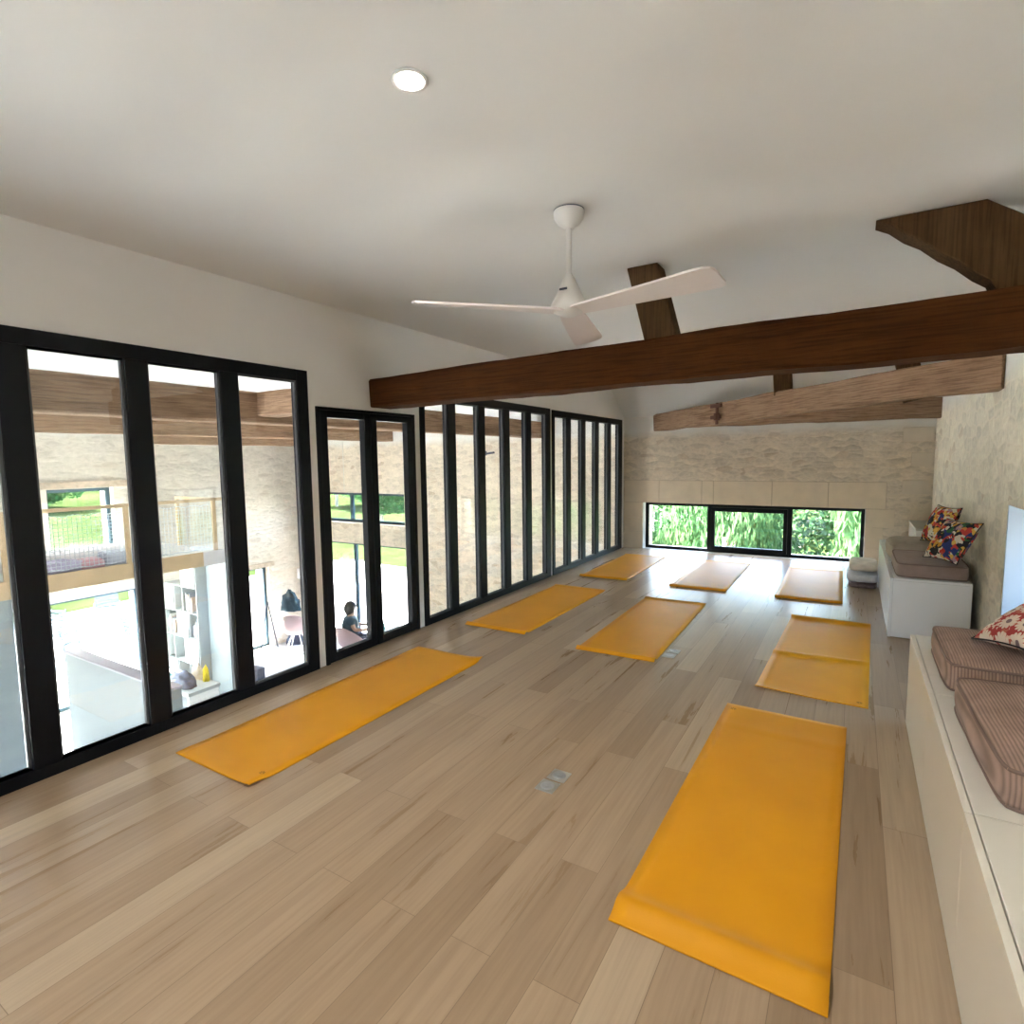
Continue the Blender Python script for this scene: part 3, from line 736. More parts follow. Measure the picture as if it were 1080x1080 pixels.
# ------------------------------------------------------------------ bench cabinets
def cabinet(x0, x1, y0, y1, h, body, lid, label, endw=False, group='low white storage bench cabinets'):
    r = thing('bench_cabinet', label, 'bench cabinet', (x0, y0, 0), group=group)
    D = x1-x0; L_ = y1-y0
    bm = BM(); bx(bm, .02, D, .0005, L_-.0005, .012, h-.02); obj('body', bm, body, r, bevel=.001)
    bm = BM(); bx(bm, .0, .019, .0015, L_-.0015, .008, h-.003); obj('front_panel', bm, body, r, bevel=.0015)
    bm = BM(); bx(bm, .022, D, .002, L_-.002, h-.019, h); obj('lid', bm, lid, r, bevel=.002)
    return r
BXF = .287
ys = [3.655, 2.775, 1.875, .975, .075]
labs = ['cream bench cabinet carrying the far corduroy cushion, end nearest the window corner', 'cream bench cabinet under the nearer corduroy cushion', 'cream bench cabinet with a bare lid, nearest the camera', 'cream bench cabinet just beside the camera']
for i in range(3): cabinet(BXF, .83, ys[i+1], ys[i], .50, M['cream'], M['creamtop'], labs[i])
fy = [5.345, 6.15, 6.95, 7.75]
labf = ['white bench cabinet showing its blank side, standing alone beyond the cream bench', 'white bench cabinet second from the near end of the far bench', 'white bench cabinet at the far end, next to the folded blankets']
for i in range(3): cabinet(.27, .785, fy[i], fy[i+1]-.002, .487, M['benchwhite'], M['benchwhite'], labf[i], group='white cabinets of the far bench')
r = thing('storage_box', 'tall white box in the corner behind the floral pillows', 'storage box', (.61, 7.78, 0))
bm = BM(); bx(bm, 0, .20, 0, .95, .0, .60); obj('body', bm, M['benchwhite'], r, bevel=.002)
bm = BM(); bx(bm, -.004, .204, -.003, .953, .60, .625); obj('lid', bm, M['steel2'], r, bevel=.002)

# ------------------------------------------------------------------ cushions
def cushion_mesh(w, d, h, seed, puff=.02, n=26, m=6, corner=.03):
    """box cushion: rounded rectangle footprint, domed top"""
    bm = BM()
    def P(u, v):   # square -> rounded rect
        x = u*w/2; y = v*d/2
        e = max(abs(u), abs(v))
        cx_ = 1-.06*(abs(u)**6)*(abs(v)**6)
        wob = 1+.012*noise.noise(Vector((u*2+seed, v*2, seed)))
        return x*cx_*wob, y*cx_*wob
    def Z(u, v, top):
        e = (1-abs(u)**5)*(1-abs(v)**5)
        w_ = .005*noise.noise(Vector((u*3, v*3, seed)))+.0025*noise.noise(Vector((u*9, v*7, seed+4)))
        return (h*.5+puff*e**.6+w_*e) if top else (-h*.5 + .0)
    grid = {}
    for top in (1, 0):
        for i in range(n+1):
            for j in range(n+1):
                u, v = -1+2*i/n, -1+2*j/n
                x, y = P(u, v); grid[top, i, j] = bm.verts.new((x, y, h*.5+Z(u, v, top)))
    for i in range(n):
        for j in range(n):
            f = bm.faces.new([grid[1, i, j], grid[1, i+1, j], grid[1, i+1, j+1], grid[1, i, j+1]]); f.smooth = True
            f = bm.faces.new([grid[0, i, j], grid[0, i, j+1], grid[0, i+1, j+1], grid[0, i+1, j]]); f.smooth = True
    per = [(i, 0) for i in range(n)] + [(n, j) for j in range(n)] + [(i, n) for i in range(n, 0, -1)] + [(0, j) for j in range(n, 0, -1)]
    ringT = [grid[1, i, j] for i, j in per]; ringB = [grid[0, i, j] for i, j in per]
    prev = ringB
    for k in range(1, m+1):
        if k == m: cur = ringT
        else:
            t = k/m; bul = .010*math.sin(PI*t)
            cur = []
            for a, b in zip(ringB, ringT):
                c = a.co.lerp(b.co, t); o_ = Vector((c.x, c.y, 0)).normalized()*bul
                cur.append(bm.verts.new(c+o_))
        for q_ in range(len(per)):
            f = bm.faces.new([prev[q_], prev[(q_+1) % len(per)], cur[(q_+1) % len(per)], cur[q_]]); f.smooth = True
        prev = cur
    rimT = [v.co.copy() for v in ringT]; rimB = [v.co.copy() for v in ringB]
    return bm, rimT, rimB
def box_cushion(name, label, w, d, h, loc, rz, mat, pipe, seed, group=None, tilt=(0, 0), puff=.02):
    bm, t, b = cushion_mesh(w, d, h, seed, puff)
    r = thing(name, label, 'cushion', loc, rz, group)
    r.rotation_euler = (tilt[0], tilt[1], rz)
    c = obj('cushion_body', bm, mat, r)
    for rim in (t, b):
        bm = BM(); tube(bm, rim+[rim[0]], .0055, 6, cap=False); obj('piping', bm, pipe, r)
    return r
box_cushion('seat_cushion', 'brown corduroy cushion nearest the camera on the cream bench', .46, .76, .105, (.592, 2.31, .5065), .03, M['cord'], M['cordpipe'], 1.3, 'brown corduroy seat cushions')
box_cushion('seat_cushion', 'brown corduroy cushion at the far end of the cream bench, under the daisy pillow', .47, .62, .105, (.588, 3.13, .5065), .0, M['cord'], M['cordpipe'], 4.1, 'brown corduroy seat cushions')
box_cushion('seat_cushion', 'smooth brown cushion on the near end of the far white bench', .46, .78, .10, (.545, 5.80, .493), .0, M['brownfab'], M['cordpipe'], 6.1, puff=.01)
box_cushion('seat_cushion', 'taupe grey cushion lying behind the brown one on the white bench', .44, .60, .11, (.525, 6.62, .493), .05, M['taupe'], M['taupe'], 8.7, puff=.05)
bm = BM()
def pillow_mesh(w, h, t, seed, n=24):
    bm = BM(); g_ = {}
    for s in (1, -1):
        for i in range(n+1):
            for j in range(n+1):
                u, v = -1+2*i/n, -1+2*j/n
                k = 1-.10*(1-abs(v)**2)*abs(u)**4; k2 = 1-.10*(1-abs(u)**2)*abs(v)**4
                z = s*t/2*((1-abs(u)**2.4)*(1-abs(v)**2.4))**.55
                z += .006*noise.noise(Vector((u*3+seed, v*3, seed)))*(1-abs(u)**4)*(1-abs(v)**4)
                if s == -1 and (i in (0, n) or j in (0, n)): g_[s, i, j] = g_[1, i, j]
                else: g_[s, i, j] = bm.verts.new((u*w/2*k, v*h/2*k2, z))
    for s in (1, -1):
        for i in range(n):
            for j in range(n):
                f = bm.faces.new([g_[s, i, j], g_[s, i+1, j], g_[s, i+1, j+1], g_[s, i, j+1]]); f.smooth = True
    per = [(i, 0) for i in range(n)] + [(n, j) for j in range(n)] + [(i, n) for i in range(n, 0, -1)] + [(0, j) for j in range(n, 0, -1)]
    rim = [g_[1, i, j].co.copy() for i, j in per]
    return bm, rim
def pillow(label, w, h, t, loc, rot, mat, pipe, seed):
    bm, rim = pillow_mesh(w, h, t, seed)
    r = thing('throw_pillow', label, 'pillow', loc); r.rotation_euler = rot
    obj('pillow_body', bm, mat, r)
    bm = BM(); tube(bm, rim+[rim[0]], .004, 6, cap=False); obj('piping', bm, pipe, r)
    return r
# leaning against right wall; face towards -x
pillow('bold floral throw pillow leaning on the wall above the smooth brown cushion', .36, .36, .14, (.665, 5.52, .785), (0, math.radians(-60), math.radians(30)), M['floralA'], M['darkpipe'], 1)
pillow('dark floral throw pillow farther back, behind the other floral one', .36, .36, .14, (.675, 6.33, .825), (0, math.radians(-68), math.radians(22)), M['floralB'], M['darkpipe'], 2)
pillow('red throw pillow with cream daisies on the corduroy cushion', .34, .34, .12, (.665, 3.07, .762), (math.radians(-10), math.radians(-32), math.radians(30)), M['daisy'], M['darkpipe'], 3)

# folded blankets
def blanket(x0, x1, y0, y1, z0, z1, mat, label, seed, folds=2):
    bm = BM(); n = 18; T = {}
    W_, D_ = x1-x0, y1-y0
    nl = 8
    rings = []
    for k in range(nl+1):
        z = z0+(z1-z0)*k/nl; ring = []
        q_ = math.sin(PI*k/nl)
        cnt = 48
        for a in range(cnt):
            th = 2*PI*a/cnt; c_, s_ = math.cos(th), math.sin(th)
            e = (abs(c_)**6+abs(s_)**6)**(-1/6)
            rr = .93+.07*q_**.5 + .02*noise.noise(Vector((c_*3+seed, s_*3, k*.9)))
            ring.append(bm.verts.new((x0+W_/2+c_*e*W_/2*rr, y0+D_/2+s_*e*D_/2*rr, z+(.010*noise.noise(Vector((c_*2, s_*2+seed, 3))) if k > 0 else 0))))
        rings.append(ring)
    for a_, b_ in zip(rings[:-1], rings[1:]):
        for a in range(48):
            f = bm.faces.new([a_[a], a_[(a+1) % 48], b_[(a+1) % 48], b_[a]]); f.smooth = True
    bm.faces.new(rings[0][::-1])
    # domed crumpled top
    top = rings[-1]; prev = top
    for q_ in range(1, 8):
        t = q_/8; cur = []
        for v in top:
            cx_, cy_ = x0+W_/2, y0+D_/2
            x = v.co.x*(1-t)+cx_*t; y = v.co.y*(1-t)+cy_*t
            cur.append(bm.verts.new((x, y, z1+.012*math.sin(t*PI/2)+.018*noise.noise(Vector((x*14+seed, y*9, seed)))*min(1, t*3))))
        for a in range(48):
            f = bm.faces.new([prev[a], prev[(a+1) % 48], cur[(a+1) % 48], cur[a]]); f.smooth = True
        prev = cur
    bm.faces.new(prev)
    return tag(obj('blanket', bm, mat), label, 'blanket', 'folded blankets by the far bench')
blanket(-.02, .255, 7.20, 7.78, .002, .045, M['blankets'], 'mauve patterned blanket at the bottom of the folded pile', 1)
blanket(-.04, .262, 7.18, 7.80, .070, .15, M['blanketw'], 'white and pale blue blanket in the middle of the folded pile', 2)
blanket(-.02, .255, 7.22, 7.80, .186, .255, M['blanketb'], 'beige crumpled blanket on top of the folded pile', 3)

# ------------------------------------------------------------------ hall : mezzanine
MX = -9.1
r = thing('mezzanine', 'pale wood fronted mezzanine platform along the far hall wall', 'mezzanine', (MX, -2.9, 0))
bm = BM(); bx(bm, WX+.002-MX, -.03, 0, 8.5, -.22, -.02); obj('deck', bm, M['white'], r)
bm = BM(); bx(bm, -.03, 0, 0, 8.12, -.235, .0); obj('fascia', bm, M['pine'], r, bevel=.003)
bm = BM(); bx(bm, -.03, 0, 8.12, 8.5, -.235, .0); obj('fascia', bm, M['sheet'], r, bevel=.003)
r = thing('railing', 'pale wooden railing on the edge of the mezzanine', 'railing', (MX, -2.9, 0))
bm = BM(); bx(bm, -.05, 0, 0, 8.5, .83, .88); obj('handrail', bm, M['pine'], r, bevel=.004)
for y in (2.72, 4.15, 5.42):
    pass
for y in (-2.8, -1.3, .2, 1.35, 2.70, 4.12, 5.45):
    bm = BM(); bx(bm, -.045, -.005, y+2.9-.03, y+2.9+.03, .0005, .83); obj('post', bm, M['pine'], r, bevel=.003)
bm = BM(); bx(bm, -1.2, 0, 5.45+2.9, 5.50+2.9, .83, .88); bx(bm, -1.2, -1.14, 8.35, 8.40, .0005, .83); obj('handrail', bm, M['pine'], r, bevel=.004)
# net
bm = BM(); x = MX-.02
for seg_ in ((2.78, 4.06), (4.20, 5.38)):
    a, b = seg_; k = int((b-a)/.055)
    for i in range(k+1):
        y = a+(b-a)*i/k; bx(bm, x-.003, x+.003, y-.003, y+.003, .03, .74+.02*abs(math.sin(i*.5)))
    for j in range(14):
        z = .04+.052*j; bx(bm, x-.003, x+.003, a, b, z-.003, z+.003)
    for i in range(24):
        y0 = a+(b-a)*i/24; y1 = a+(b-a)*(i+1)/24
        tube(bm, [(x, y0, .75+.03*abs(math.sin(i*.6))), (x, y1, .75+.03*abs(math.sin((i+1)*.6)))], .007, 5)
        tube(bm, [(x, y0, .03+.02*abs(math.sin(i*.6))), (x, y1, .03+.02*abs(math.sin((i+1)*.6)))], .008, 5)
o = obj('safety_net', bm, M['net']); tag(o, 'white safety net tied along the mezzanine railing', 'net', kind='stuff')
# mattress and pillows up there
def soft(name, w, d, h, loc, rz, mat, label, cat, seed=0, group=None):
    bm, t, b = cushion_mesh(w, d, h, seed, .03, n=10, m=3)
    return tag(obj(name, bm, mat, None, loc, (0, 0, rz)), label, cat, group)
soft('mattress', .9, 1.7, .16, (-10.1, 3.75, -.018), 0, M['sheet'], 'white mattress lying on the mezzanine below the lawn window', 'mattress', 2)
soft('floor_cushion', .45, .55, .12, (-9.42, 3.30, -.018), .3, M['lilacpillow'], 'lilac cushion behind the net at the left of the mezzanine', 'cushion', 3)
soft('floor_cushion', .40, .62, .16, (-9.45, 4.22, -.018), -.1, M['roof'], 'pale blue cushion behind the net near the second railing post', 'cushion', 5)
soft('floor_cushion', .3, .30, .10, (-9.40, 3.72, -.018), -.1, M['pinkpillow'], 'small pink cushion behind the middle of the net', 'cushion', 6)
# piers
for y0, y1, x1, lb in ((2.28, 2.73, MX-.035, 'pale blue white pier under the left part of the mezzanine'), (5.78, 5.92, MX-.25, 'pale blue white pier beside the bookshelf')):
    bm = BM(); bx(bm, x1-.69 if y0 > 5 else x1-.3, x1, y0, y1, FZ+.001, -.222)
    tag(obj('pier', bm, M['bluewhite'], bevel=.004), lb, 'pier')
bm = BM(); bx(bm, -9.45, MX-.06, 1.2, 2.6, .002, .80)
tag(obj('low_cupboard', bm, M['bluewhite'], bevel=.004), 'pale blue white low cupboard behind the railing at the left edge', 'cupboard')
# bookshelf: y front 5.75
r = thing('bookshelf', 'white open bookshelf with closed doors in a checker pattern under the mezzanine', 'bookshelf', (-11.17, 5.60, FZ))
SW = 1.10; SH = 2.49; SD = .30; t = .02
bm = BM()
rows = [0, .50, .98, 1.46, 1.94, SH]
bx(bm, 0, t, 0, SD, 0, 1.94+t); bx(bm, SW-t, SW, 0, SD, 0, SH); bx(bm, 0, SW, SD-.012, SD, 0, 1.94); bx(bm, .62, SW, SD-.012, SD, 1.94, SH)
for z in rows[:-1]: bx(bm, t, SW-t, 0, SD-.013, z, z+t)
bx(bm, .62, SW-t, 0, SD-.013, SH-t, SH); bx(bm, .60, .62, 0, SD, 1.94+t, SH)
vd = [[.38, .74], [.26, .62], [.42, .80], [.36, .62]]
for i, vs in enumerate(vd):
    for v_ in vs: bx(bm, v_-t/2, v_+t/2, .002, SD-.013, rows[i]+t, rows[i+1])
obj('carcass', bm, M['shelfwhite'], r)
for (a, b, i) in ((.02, .37, 0), (.63, 1.08, 1), (.43, .79, 2), (.02, .35, 3), (.63, 1.08, 4)):
    bm = BM(); bx(bm, a+.004, b-.004, -.018, -.0005, rows[i]+.004, rows[i+1]-.004 if i < 4 else SH-.004); obj('cupboard_door', bm, M['shelfdoor'], r, bevel=.003)
bk = 0
for (xs, i, n_) in ((.66, 3, 7), (.83, 2, 5), (.03, 2, 7)):
    X = xs
    for k in range(n_):
        w_ = random.choice((.022, .03, .035)); h_ = random.uniform(.22, .34)
        bm = BM(); bx(bm, 0, w_, .04, .22, 0, h_)
        mt = [M['book1'], M['paper'], M['book2'], M['darkgrey']][bk % 4]
        tag(obj('book', bm, mt, None, (-11.17+X, 5.60, FZ+rows[i]+t+.001)), ['upright book on the second shelf from the top of the bookshelf', 'upright book in the right compartment of the middle shelf', 'upright book in the left compartment of the middle shelf'][(0 if i == 3 else (1 if xs > .5 else 2))], 'book', ['books on the upper right shelf', 'books in the middle right compartment', 'books in the middle left compartment'][(0 if i == 3 else (1 if xs > .5 else 2))])
        X += w_+.006; bk += 1
# white half wall
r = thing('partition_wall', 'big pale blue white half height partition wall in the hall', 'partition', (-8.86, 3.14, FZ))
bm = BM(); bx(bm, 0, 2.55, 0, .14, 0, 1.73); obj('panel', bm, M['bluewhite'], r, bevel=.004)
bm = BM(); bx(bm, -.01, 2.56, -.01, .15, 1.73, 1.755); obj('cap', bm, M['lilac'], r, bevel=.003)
# window seat with clothes pile
r = thing('low_bench', 'low white bench in front of the bookshelf holding clothes', 'bench', (-10.9, 4.85, FZ))
bm = BM(); bx(bm, 0, 1.75, 0, .55, .40, .46); obj('seat', bm, M['shelfwhite'], r, bevel=.004)
for (a, b) in ((.02, .08), (1.67, 1.73)):
    bm = BM(); bx(bm, a, b, .02, .53, .0005, .40); obj('leg', bm, M['white'], r)
def heap(name, cx, cy, cz, rx, ry, rz_, mat, label, cat, seed):
    bm = BM(); bmesh.ops.create_icosphere(bm, subdivisions=4, radius=1)
    for v in bm.verts:
        n_ = 1+.28*noise.noise(v.co*2.1+Vector((seed, 0, 0)))+.12*noise.noise(v.co*5+Vector((0, seed, 0)))
        v.co = Vector((v.co.x*rx*n_, v.co.y*ry*n_, max(-.0, v.co.z*rz_*n_)))
    for f in bm.faces: f.smooth = True
    return tag(obj(name, bm, mat, None, (cx, cy, cz)), label, cat)
bz = FZ+.462
heap('clothes_heap', -9.62, 5.02, bz, .30, .16, .22, M['greycloth'], 'heap of dark grey blue clothes in front of the bookshelf', 'clothes', 1)
heap('jumper', -9.70, 5.33, bz, .17, .06, .24, M['beigecloth'], 'beige jumper bunched behind the grey clothes', 'clothes', 2)
heap('paper_bag', -9.45, 5.33, bz, .06, .05, .26, M['yellow'], 'bright yellow bag sticking up behind the clothes heap', 'bag', 3)
heap('scarf', -10.25, 5.05, bz, .17, .12, .08, M['tealobj'], 'small teal cloth left of the grey clothes heap', 'clothes', 4)
# dark box at foot of pane
r = thing('loudspeaker', 'small dark box speaker standing on a slim stand near the glass', 'speaker', (-7.0, 4.66, FZ))
bm = BM(); bx(bm, -.10, .10, -.06, .06, .95, 1.38); obj('cabinet', bm, M['greycloth'], r, bevel=.01)
bm = BM(); tube(bm, [(0, 0, .02), (0, 0, .95)], .015, 10); obj('pole', bm, M['darkgrey'], r)
bm = BM(); lathe(bm, [(0, 0.0005), (.14, 0.0005), (.14, .015), (.02, .025), (0, .025)], 24); obj('base', bm, M['darkgrey'], r)

# tub chairs
def tub_chair(shell, loc, rz, label, group):
    r = thing('tub_chair', label, 'chair', loc, rz, group)
    bm = BM(); seg = 24; rings = []
    prof = [(.10, .40), (.22, .41), (.29, .50), (.32, .66), (.335, .80)]
    for ri, z in prof:
        ring = []
        for k in range(seg):
            a = 2*PI*k/seg; back = max(0, -math.sin(a))   # back towards -y
            zz = z if z < .45 else .42+(z-.42)*(.45+.75*back)
            ring.append(bm.verts.new((ri*math.cos(a), ri*math.sin(a), zz)))
        rings.append(ring)
    c0 = bm.verts.new((0, 0, .40))
    for k in range(seg): bm.faces.new([c0, rings[0][(k+1) % seg], rings[0][k]])
    for a_, b_ in zip(rings[:-1], rings[1:]):
        for k in range(seg): bm.faces.new([a_[k], a_[(k+1) % seg], b_[(k+1) % seg], b_[k]])
    o = obj('shell', bm, shell, r, smooth=True); s = o.modifiers.new('s', 'SOLIDIFY'); s.thickness = .03
    bm = BM(); lathe(bm, [(0, .435), (.20, .435), (.23, .46), (.20, .49), (0, .50)], 24); obj('seat_pad', bm, M['beigecloth'], r)
    for k in range(4):
        a = PI/4+k*PI/2; bm = BM(); tube(bm, [(.10*math.cos(a), .10*math.sin(a), .41), (.27*math.cos(a), .27*math.sin(a), .002)], [.016, .010], 8); obj('leg', bm, M['white'], r)
    return r
tc = tub_chair(M['pink'], (-10.55, 8.05, FZ), .6, 'pink tub chair with white splayed legs by the stone corner, jacket on it', 'pink tub chairs')
dup(tc, (-8.74, 8.0, FZ), 0.0, 'pink tub chair in which the dark haired person sits')
heap('jacket', -10.62, 7.98, FZ+.93, .26, .16, .42, M['teal'], 'dark jacket thrown over the pink tub chair in the corner', 'jacket', 9)
r = thing('floor_lamp', 'thin floor lamp with a square pale shade behind the tub chair', 'lamp', (-10.75, 8.45, FZ))
bm = BM(); tube(bm, [(0, 0, .02), (0, 0, 1.55)], .012, 8); obj('pole', bm, M['darkgrey'], r)
bm = BM(); lathe(bm, [(0, .0005), (.13, .0005), (.13, .02), (0, .02)], 20); obj('base', bm, M['darkgrey'], r)
bm = BM(); bx(bm, -.15, .15, -.06, .06, 1.52, 1.76); obj('lamp_shade', bm, M['sheet'], r, bevel=.02)
r = thing('easel', 'dark folding easel standing in front of the narrow glazed door', 'easel', (-10.9, 7.62, FZ))
for a, b in (((-.05, -.22, .001), (-.05, 0, 1.15)), ((-.05, .24, .001), (-.05, 0.01, 1.15)), ((.30, 0, .001), (-.03, 0, 1.15))):
    bm = BM(); tube(bm, [a, b], .014, 8); obj('leg', bm, M['darkgrey'], r)
heap('floor_bag', -11.0, 8.38, FZ+.001, .17, .22, .30, M['navy'], 'navy blue bag on the floor in the stone corner', 'bag', 12)

# table
r = thing('round_table', 'pale round table in front of the hall glazed doors', 'table', (-9.0, 8.55-.0, FZ)); r.location = (-7.88, 8.34, FZ)
bm = BM(); lathe(bm, [(0, .72), (.40, .72), (.42, .735), (.40, .75), (0, .75)], 40); obj('tabletop', bm, M['bluewhite'], r)
bm = BM(); lathe(bm, [(.03, .03), (.03, .72)], 12); obj('column', bm, M['white'], r)
bm = BM(); lathe(bm, [(0, .0005), (.25, .0005), (.24, .02), (.03, .04), (0, .04)], 24); obj('base', bm, M['white'], r)
bm = BM(); lathe(bm, [(0, 0), (.04, 0), (.045, .05), (.03, .13), (.015, .16), (.015, .2), (0, .2)], 16)
tag(obj('carafe', bm, M['tealobj'], None, (-8.15, 8.30, FZ+.751)), 'small teal carafe on the round table', 'carafe')
def simple_chair(mat, loc, rz, label, group):
    r = thing('garden_chair', label, 'chair', loc, rz, group)
    bm = BM(); bx(bm, -.24, .24, -.22, .24, .42, .445); obj('seat', bm, mat, r, bevel=.01)
    bm = BM()
    for k in range(5): bx(bm, -.23, .23, .23+.03*k, .245+.03*k, .52+.09*k, .585+.09*k)
    tube(bm, [(-.24, .22, .43), (-.24, .38, .98)], .013, 6); tube(bm, [(.24, .22, .43), (.24, .38, .98)], .013, 6)
    obj('backrest', bm, mat, r)
    for sx_ in (-1, 1):
        for sy in (-1, 1):
            bm = BM(); tube(bm, [(sx_*.23, sy*.21, .43), (sx_*.26, sy*.27, .0015)], .013, 6); obj('leg', bm, mat, r)
        bm = BM(); tube(bm, [(sx_*.27, -.2, .43), (sx_*.28, -.18, .64), (sx_*.27, .26, .66)], .013, 6); obj('armrest', bm, mat, r)
    return r
TZ = -2.85
gc = simple_chair(M['terrwood'], (-13.95, 5.30, TZ), 2.2, 'blue grey slatted garden chair on the terrace, nearest the hall opening', 'garden chairs on the terrace')
dup(gc, (-15.6, 5.15, TZ), .3, 'blue grey garden chair farther out on the terrace, left of the nearest one')
dup(gc, (-13.6, 6.35, TZ), 3.6, 'blue grey garden chair at the right edge of the terrace opening')
dup(gc, (-16.6, 6.9, TZ), 1.2, 'farthest blue grey garden chair on the terrace')
gr_ = simple_chair(M['red'], (-8.3, 10.35, TZ), .8, 'red garden chair outside the hall glazed doors', 'red garden chairs')
r = thing('garden_table', 'blue grey garden table on the terrace between the chairs', 'table', (-14.9, 5.1, TZ))
bm = BM(); bx(bm, -.45, .45, -.35, .35, .70, .73); obj('tabletop', bm, M['terrwood'], r, bevel=.01)
for sx_ in (-1, 1):
    for sy in (-1, 1):
        bm = BM(); tube(bm, [(sx_*.4, sy*.3, .70), (sx_*.42, sy*.32, .0015)], .016, 6); obj('leg', bm, M['terrwood'], r)
# blue chairs by the table inside
tub = tub_chair(M['navy'], (-7.95, 7.45, FZ), 1.2, 'dark blue tub chair behind the round table, near the glazed doors', 'dark blue tub chairs')
# suspended cables in hall
for y, lb in ((7.0, 'nearer one'), (7.55, 'farther one')):
    bm = BM(); tube(bm, [(-8.3, y, 1.848), (-8.3, y, .9)], .006, 6)
    lath = tag(obj('hanging_cable', bm, M['cable']), 'thin pale cable hanging from the second hall beam, '+lb, 'cable')
r = thing('wall_light', 'small dark wall light fixed on the hall end wall beyond the glass', 'wall light', (-5.9, YE, 1.56))
bm = BM(); bx(bm, -.04, .04, -.03, -.001, -.03, .05); obj('bracket', bm, M['darkgrey'], r, bevel=.004)
bm = BM(); tube(bm, [(0, -.02, 0), (.26, -.10, .02)], .018, 8); obj('arm', bm, M['darkgrey'], r)

# ------------------------------------------------------------------ person (seated, seen from behind)
def skin_obj(name, verts, edges, radii, mat, parent=None, sub=1, root=0):
    me = bpy.data.meshes.new(name); me.from_pydata(verts, edges, [])
    o = bpy.data.objects.new(name, me); COL.objects.link(o); me.materials.append(mat)
    sk = o.modifiers.new('skin', 'SKIN'); sk.use_smooth_shade = True
    if not me.skin_vertices:
        bpy.context.view_layer.objects.active = o
    lay = me.skin_vertices[0].data if me.skin_vertices else None
    if lay:
        for i, r_ in enumerate(radii): lay[i].radius = (r_, r_) if not isinstance(r_, tuple) else r_
        lay[root].use_root = True
    ss = o.modifiers.new('sub', 'SUBSURF'); ss.levels = sub; ss.render_levels = sub
    if parent: o.parent = parent
    return o
px_, py_ = -8.74, 8.0
body = None
V = [(0, 0, .54), (0, -.02, .70), (0, -.03, .88), (0, -.02, 1.02), (0, .0, 1.09), (0, .02, 1.20), (0, .03, 1.27),  # pelvis..head 0-6
     (.17, -.02, 1.00), (.24, .06, .80), (.20, .26, .78), (.17, .33, .79),      # r arm 7-10
     (-.17, -.02, 1.00), (-.24, .06, .80), (-.20, .26, .78), (-.17, .33, .79),  # l arm 11-14
     (.10, .05, .54), (.13, .40, .54), (.13, .42, .10), (.13, .54, .05),        # r leg 15-18
     (-.10, .05, .54), (-.13, .40, .54), (-.13, .36, .10), (-.13, .48, .05)]    # l leg
E_ = [(0, 1), (1, 2), (2, 3), (3, 4), (4, 5), (5, 6), (3, 7), (7, 8), (8, 9), (9, 10), (3, 11), (11, 12), (12, 13), (13, 14), (0, 15), (15, 16), (16, 17), (17, 18), (0, 19), (19, 20), (20, 21), (21, 22)]
Rr = [.14, .125, .145, .11, .05, .085, .07, .062, .042, .032, .028, .062, .042, .032, .028, .09, .062, .042, .035, .09, .062, .042, .035]
for sgn, base in ((1, 10), (-1, 14)):
    for k in range(5):
        off = (k-2)*.017
        if k == 4: tip = [(-sgn*.035, .015, .0), (-sgn*.05, .04, -.005)]
        else: tip = [(off, .05-.004*abs(k-1), 0), (off, .075-.006*abs(k-1), -.008), (off, .09-.008*abs(k-1), -.02)]
        pv = base
        for q_ in tip:
            b0 = V[base]; V.append((b0[0]+q_[0], b0[1]+q_[1], b0[2]+q_[2])); E_.append((pv, len(V)-1)); Rr.append(.009); pv = len(V)-1
person = skin_obj('person', V, E_, Rr, M['skin'])
person.location = (px_, py_, FZ); person.rotation_euler = (0, 0, -.75); tag(person, 'person with dark hair and dark top sitting at the round table, seen from behind', 'person')
bm = BM(); bmesh.ops.create_icosphere(bm, subdivisions=3, radius=1)
for v in bm.verts:
    c = v.co
    v.co = Vector((c.x*.112, c.y*.122-.012-(.02 if c.z < 0 else 0), 1.235+c.z*(.125 if c.z > 0 else .20)))
    if c.y > .35 and c.z < .45: v.co.y = .05
hair = obj('hair', bm, M['hair'], person, smooth=True)
sv = [(0, -.01, .58), (0, -.02, .70), (0, -.03, .88), (0, -.02, 1.01), (.17, -.02, 1.00), (.225, .03, .87), (-.17, -.02, 1.00), (-.225, .03, .87)]
skin_obj('shirt', sv, [(0, 1), (1, 2), (2, 3), (3, 4), (4, 5), (3, 6), (6, 7)], [.19, .18, .20, .15, .095, .07, .095, .07], M['teal'], person)
tv = [(0, .0, .55), (.10, .05, .54), (.13, .40, .54), (.13, .42, .14), (-.10, .05, .54), (-.13, .40, .54), (-.13, .37, .14)]
skin_obj('trousers', tv, [(0, 1), (1, 2), (2, 3), (0, 4), (4, 5), (5, 6)], [.15, .10, .075, .058, .10, .075, .058], M['jeans'], person)
for sx_ in (1, -1):
    bm = BM(); yy = .42 if sx_ > 0 else .36
    bmesh.ops.create_icosphere(bm, subdivisions=2, radius=1)
    for v in bm.verts: v.co = Vector((sx_*.13+v.co.x*.05, yy+.06+v.co.y*.14, max(.002, .045+v.co.z*.05)))
    obj('shoe', bm, M['white'], person, smooth=True)
# face: nose, eyes
bm = BM(); bmesh.ops.create_icosphere(bm, subdivisions=2, radius=.016)
for v in bm.verts: v.co += Vector((0, .118, 1.205))
obj('nose', bm, M['skin'], person, smooth=True)
for sx_ in (1, -1):
    bm = BM(); bmesh.ops.create_icosphere(bm, subdivisions=2, radius=.011)
    for v in bm.verts: v.co += Vector((sx_*.032, .098, 1.235))
    obj('eye', bm, M['hair'], person, smooth=True)

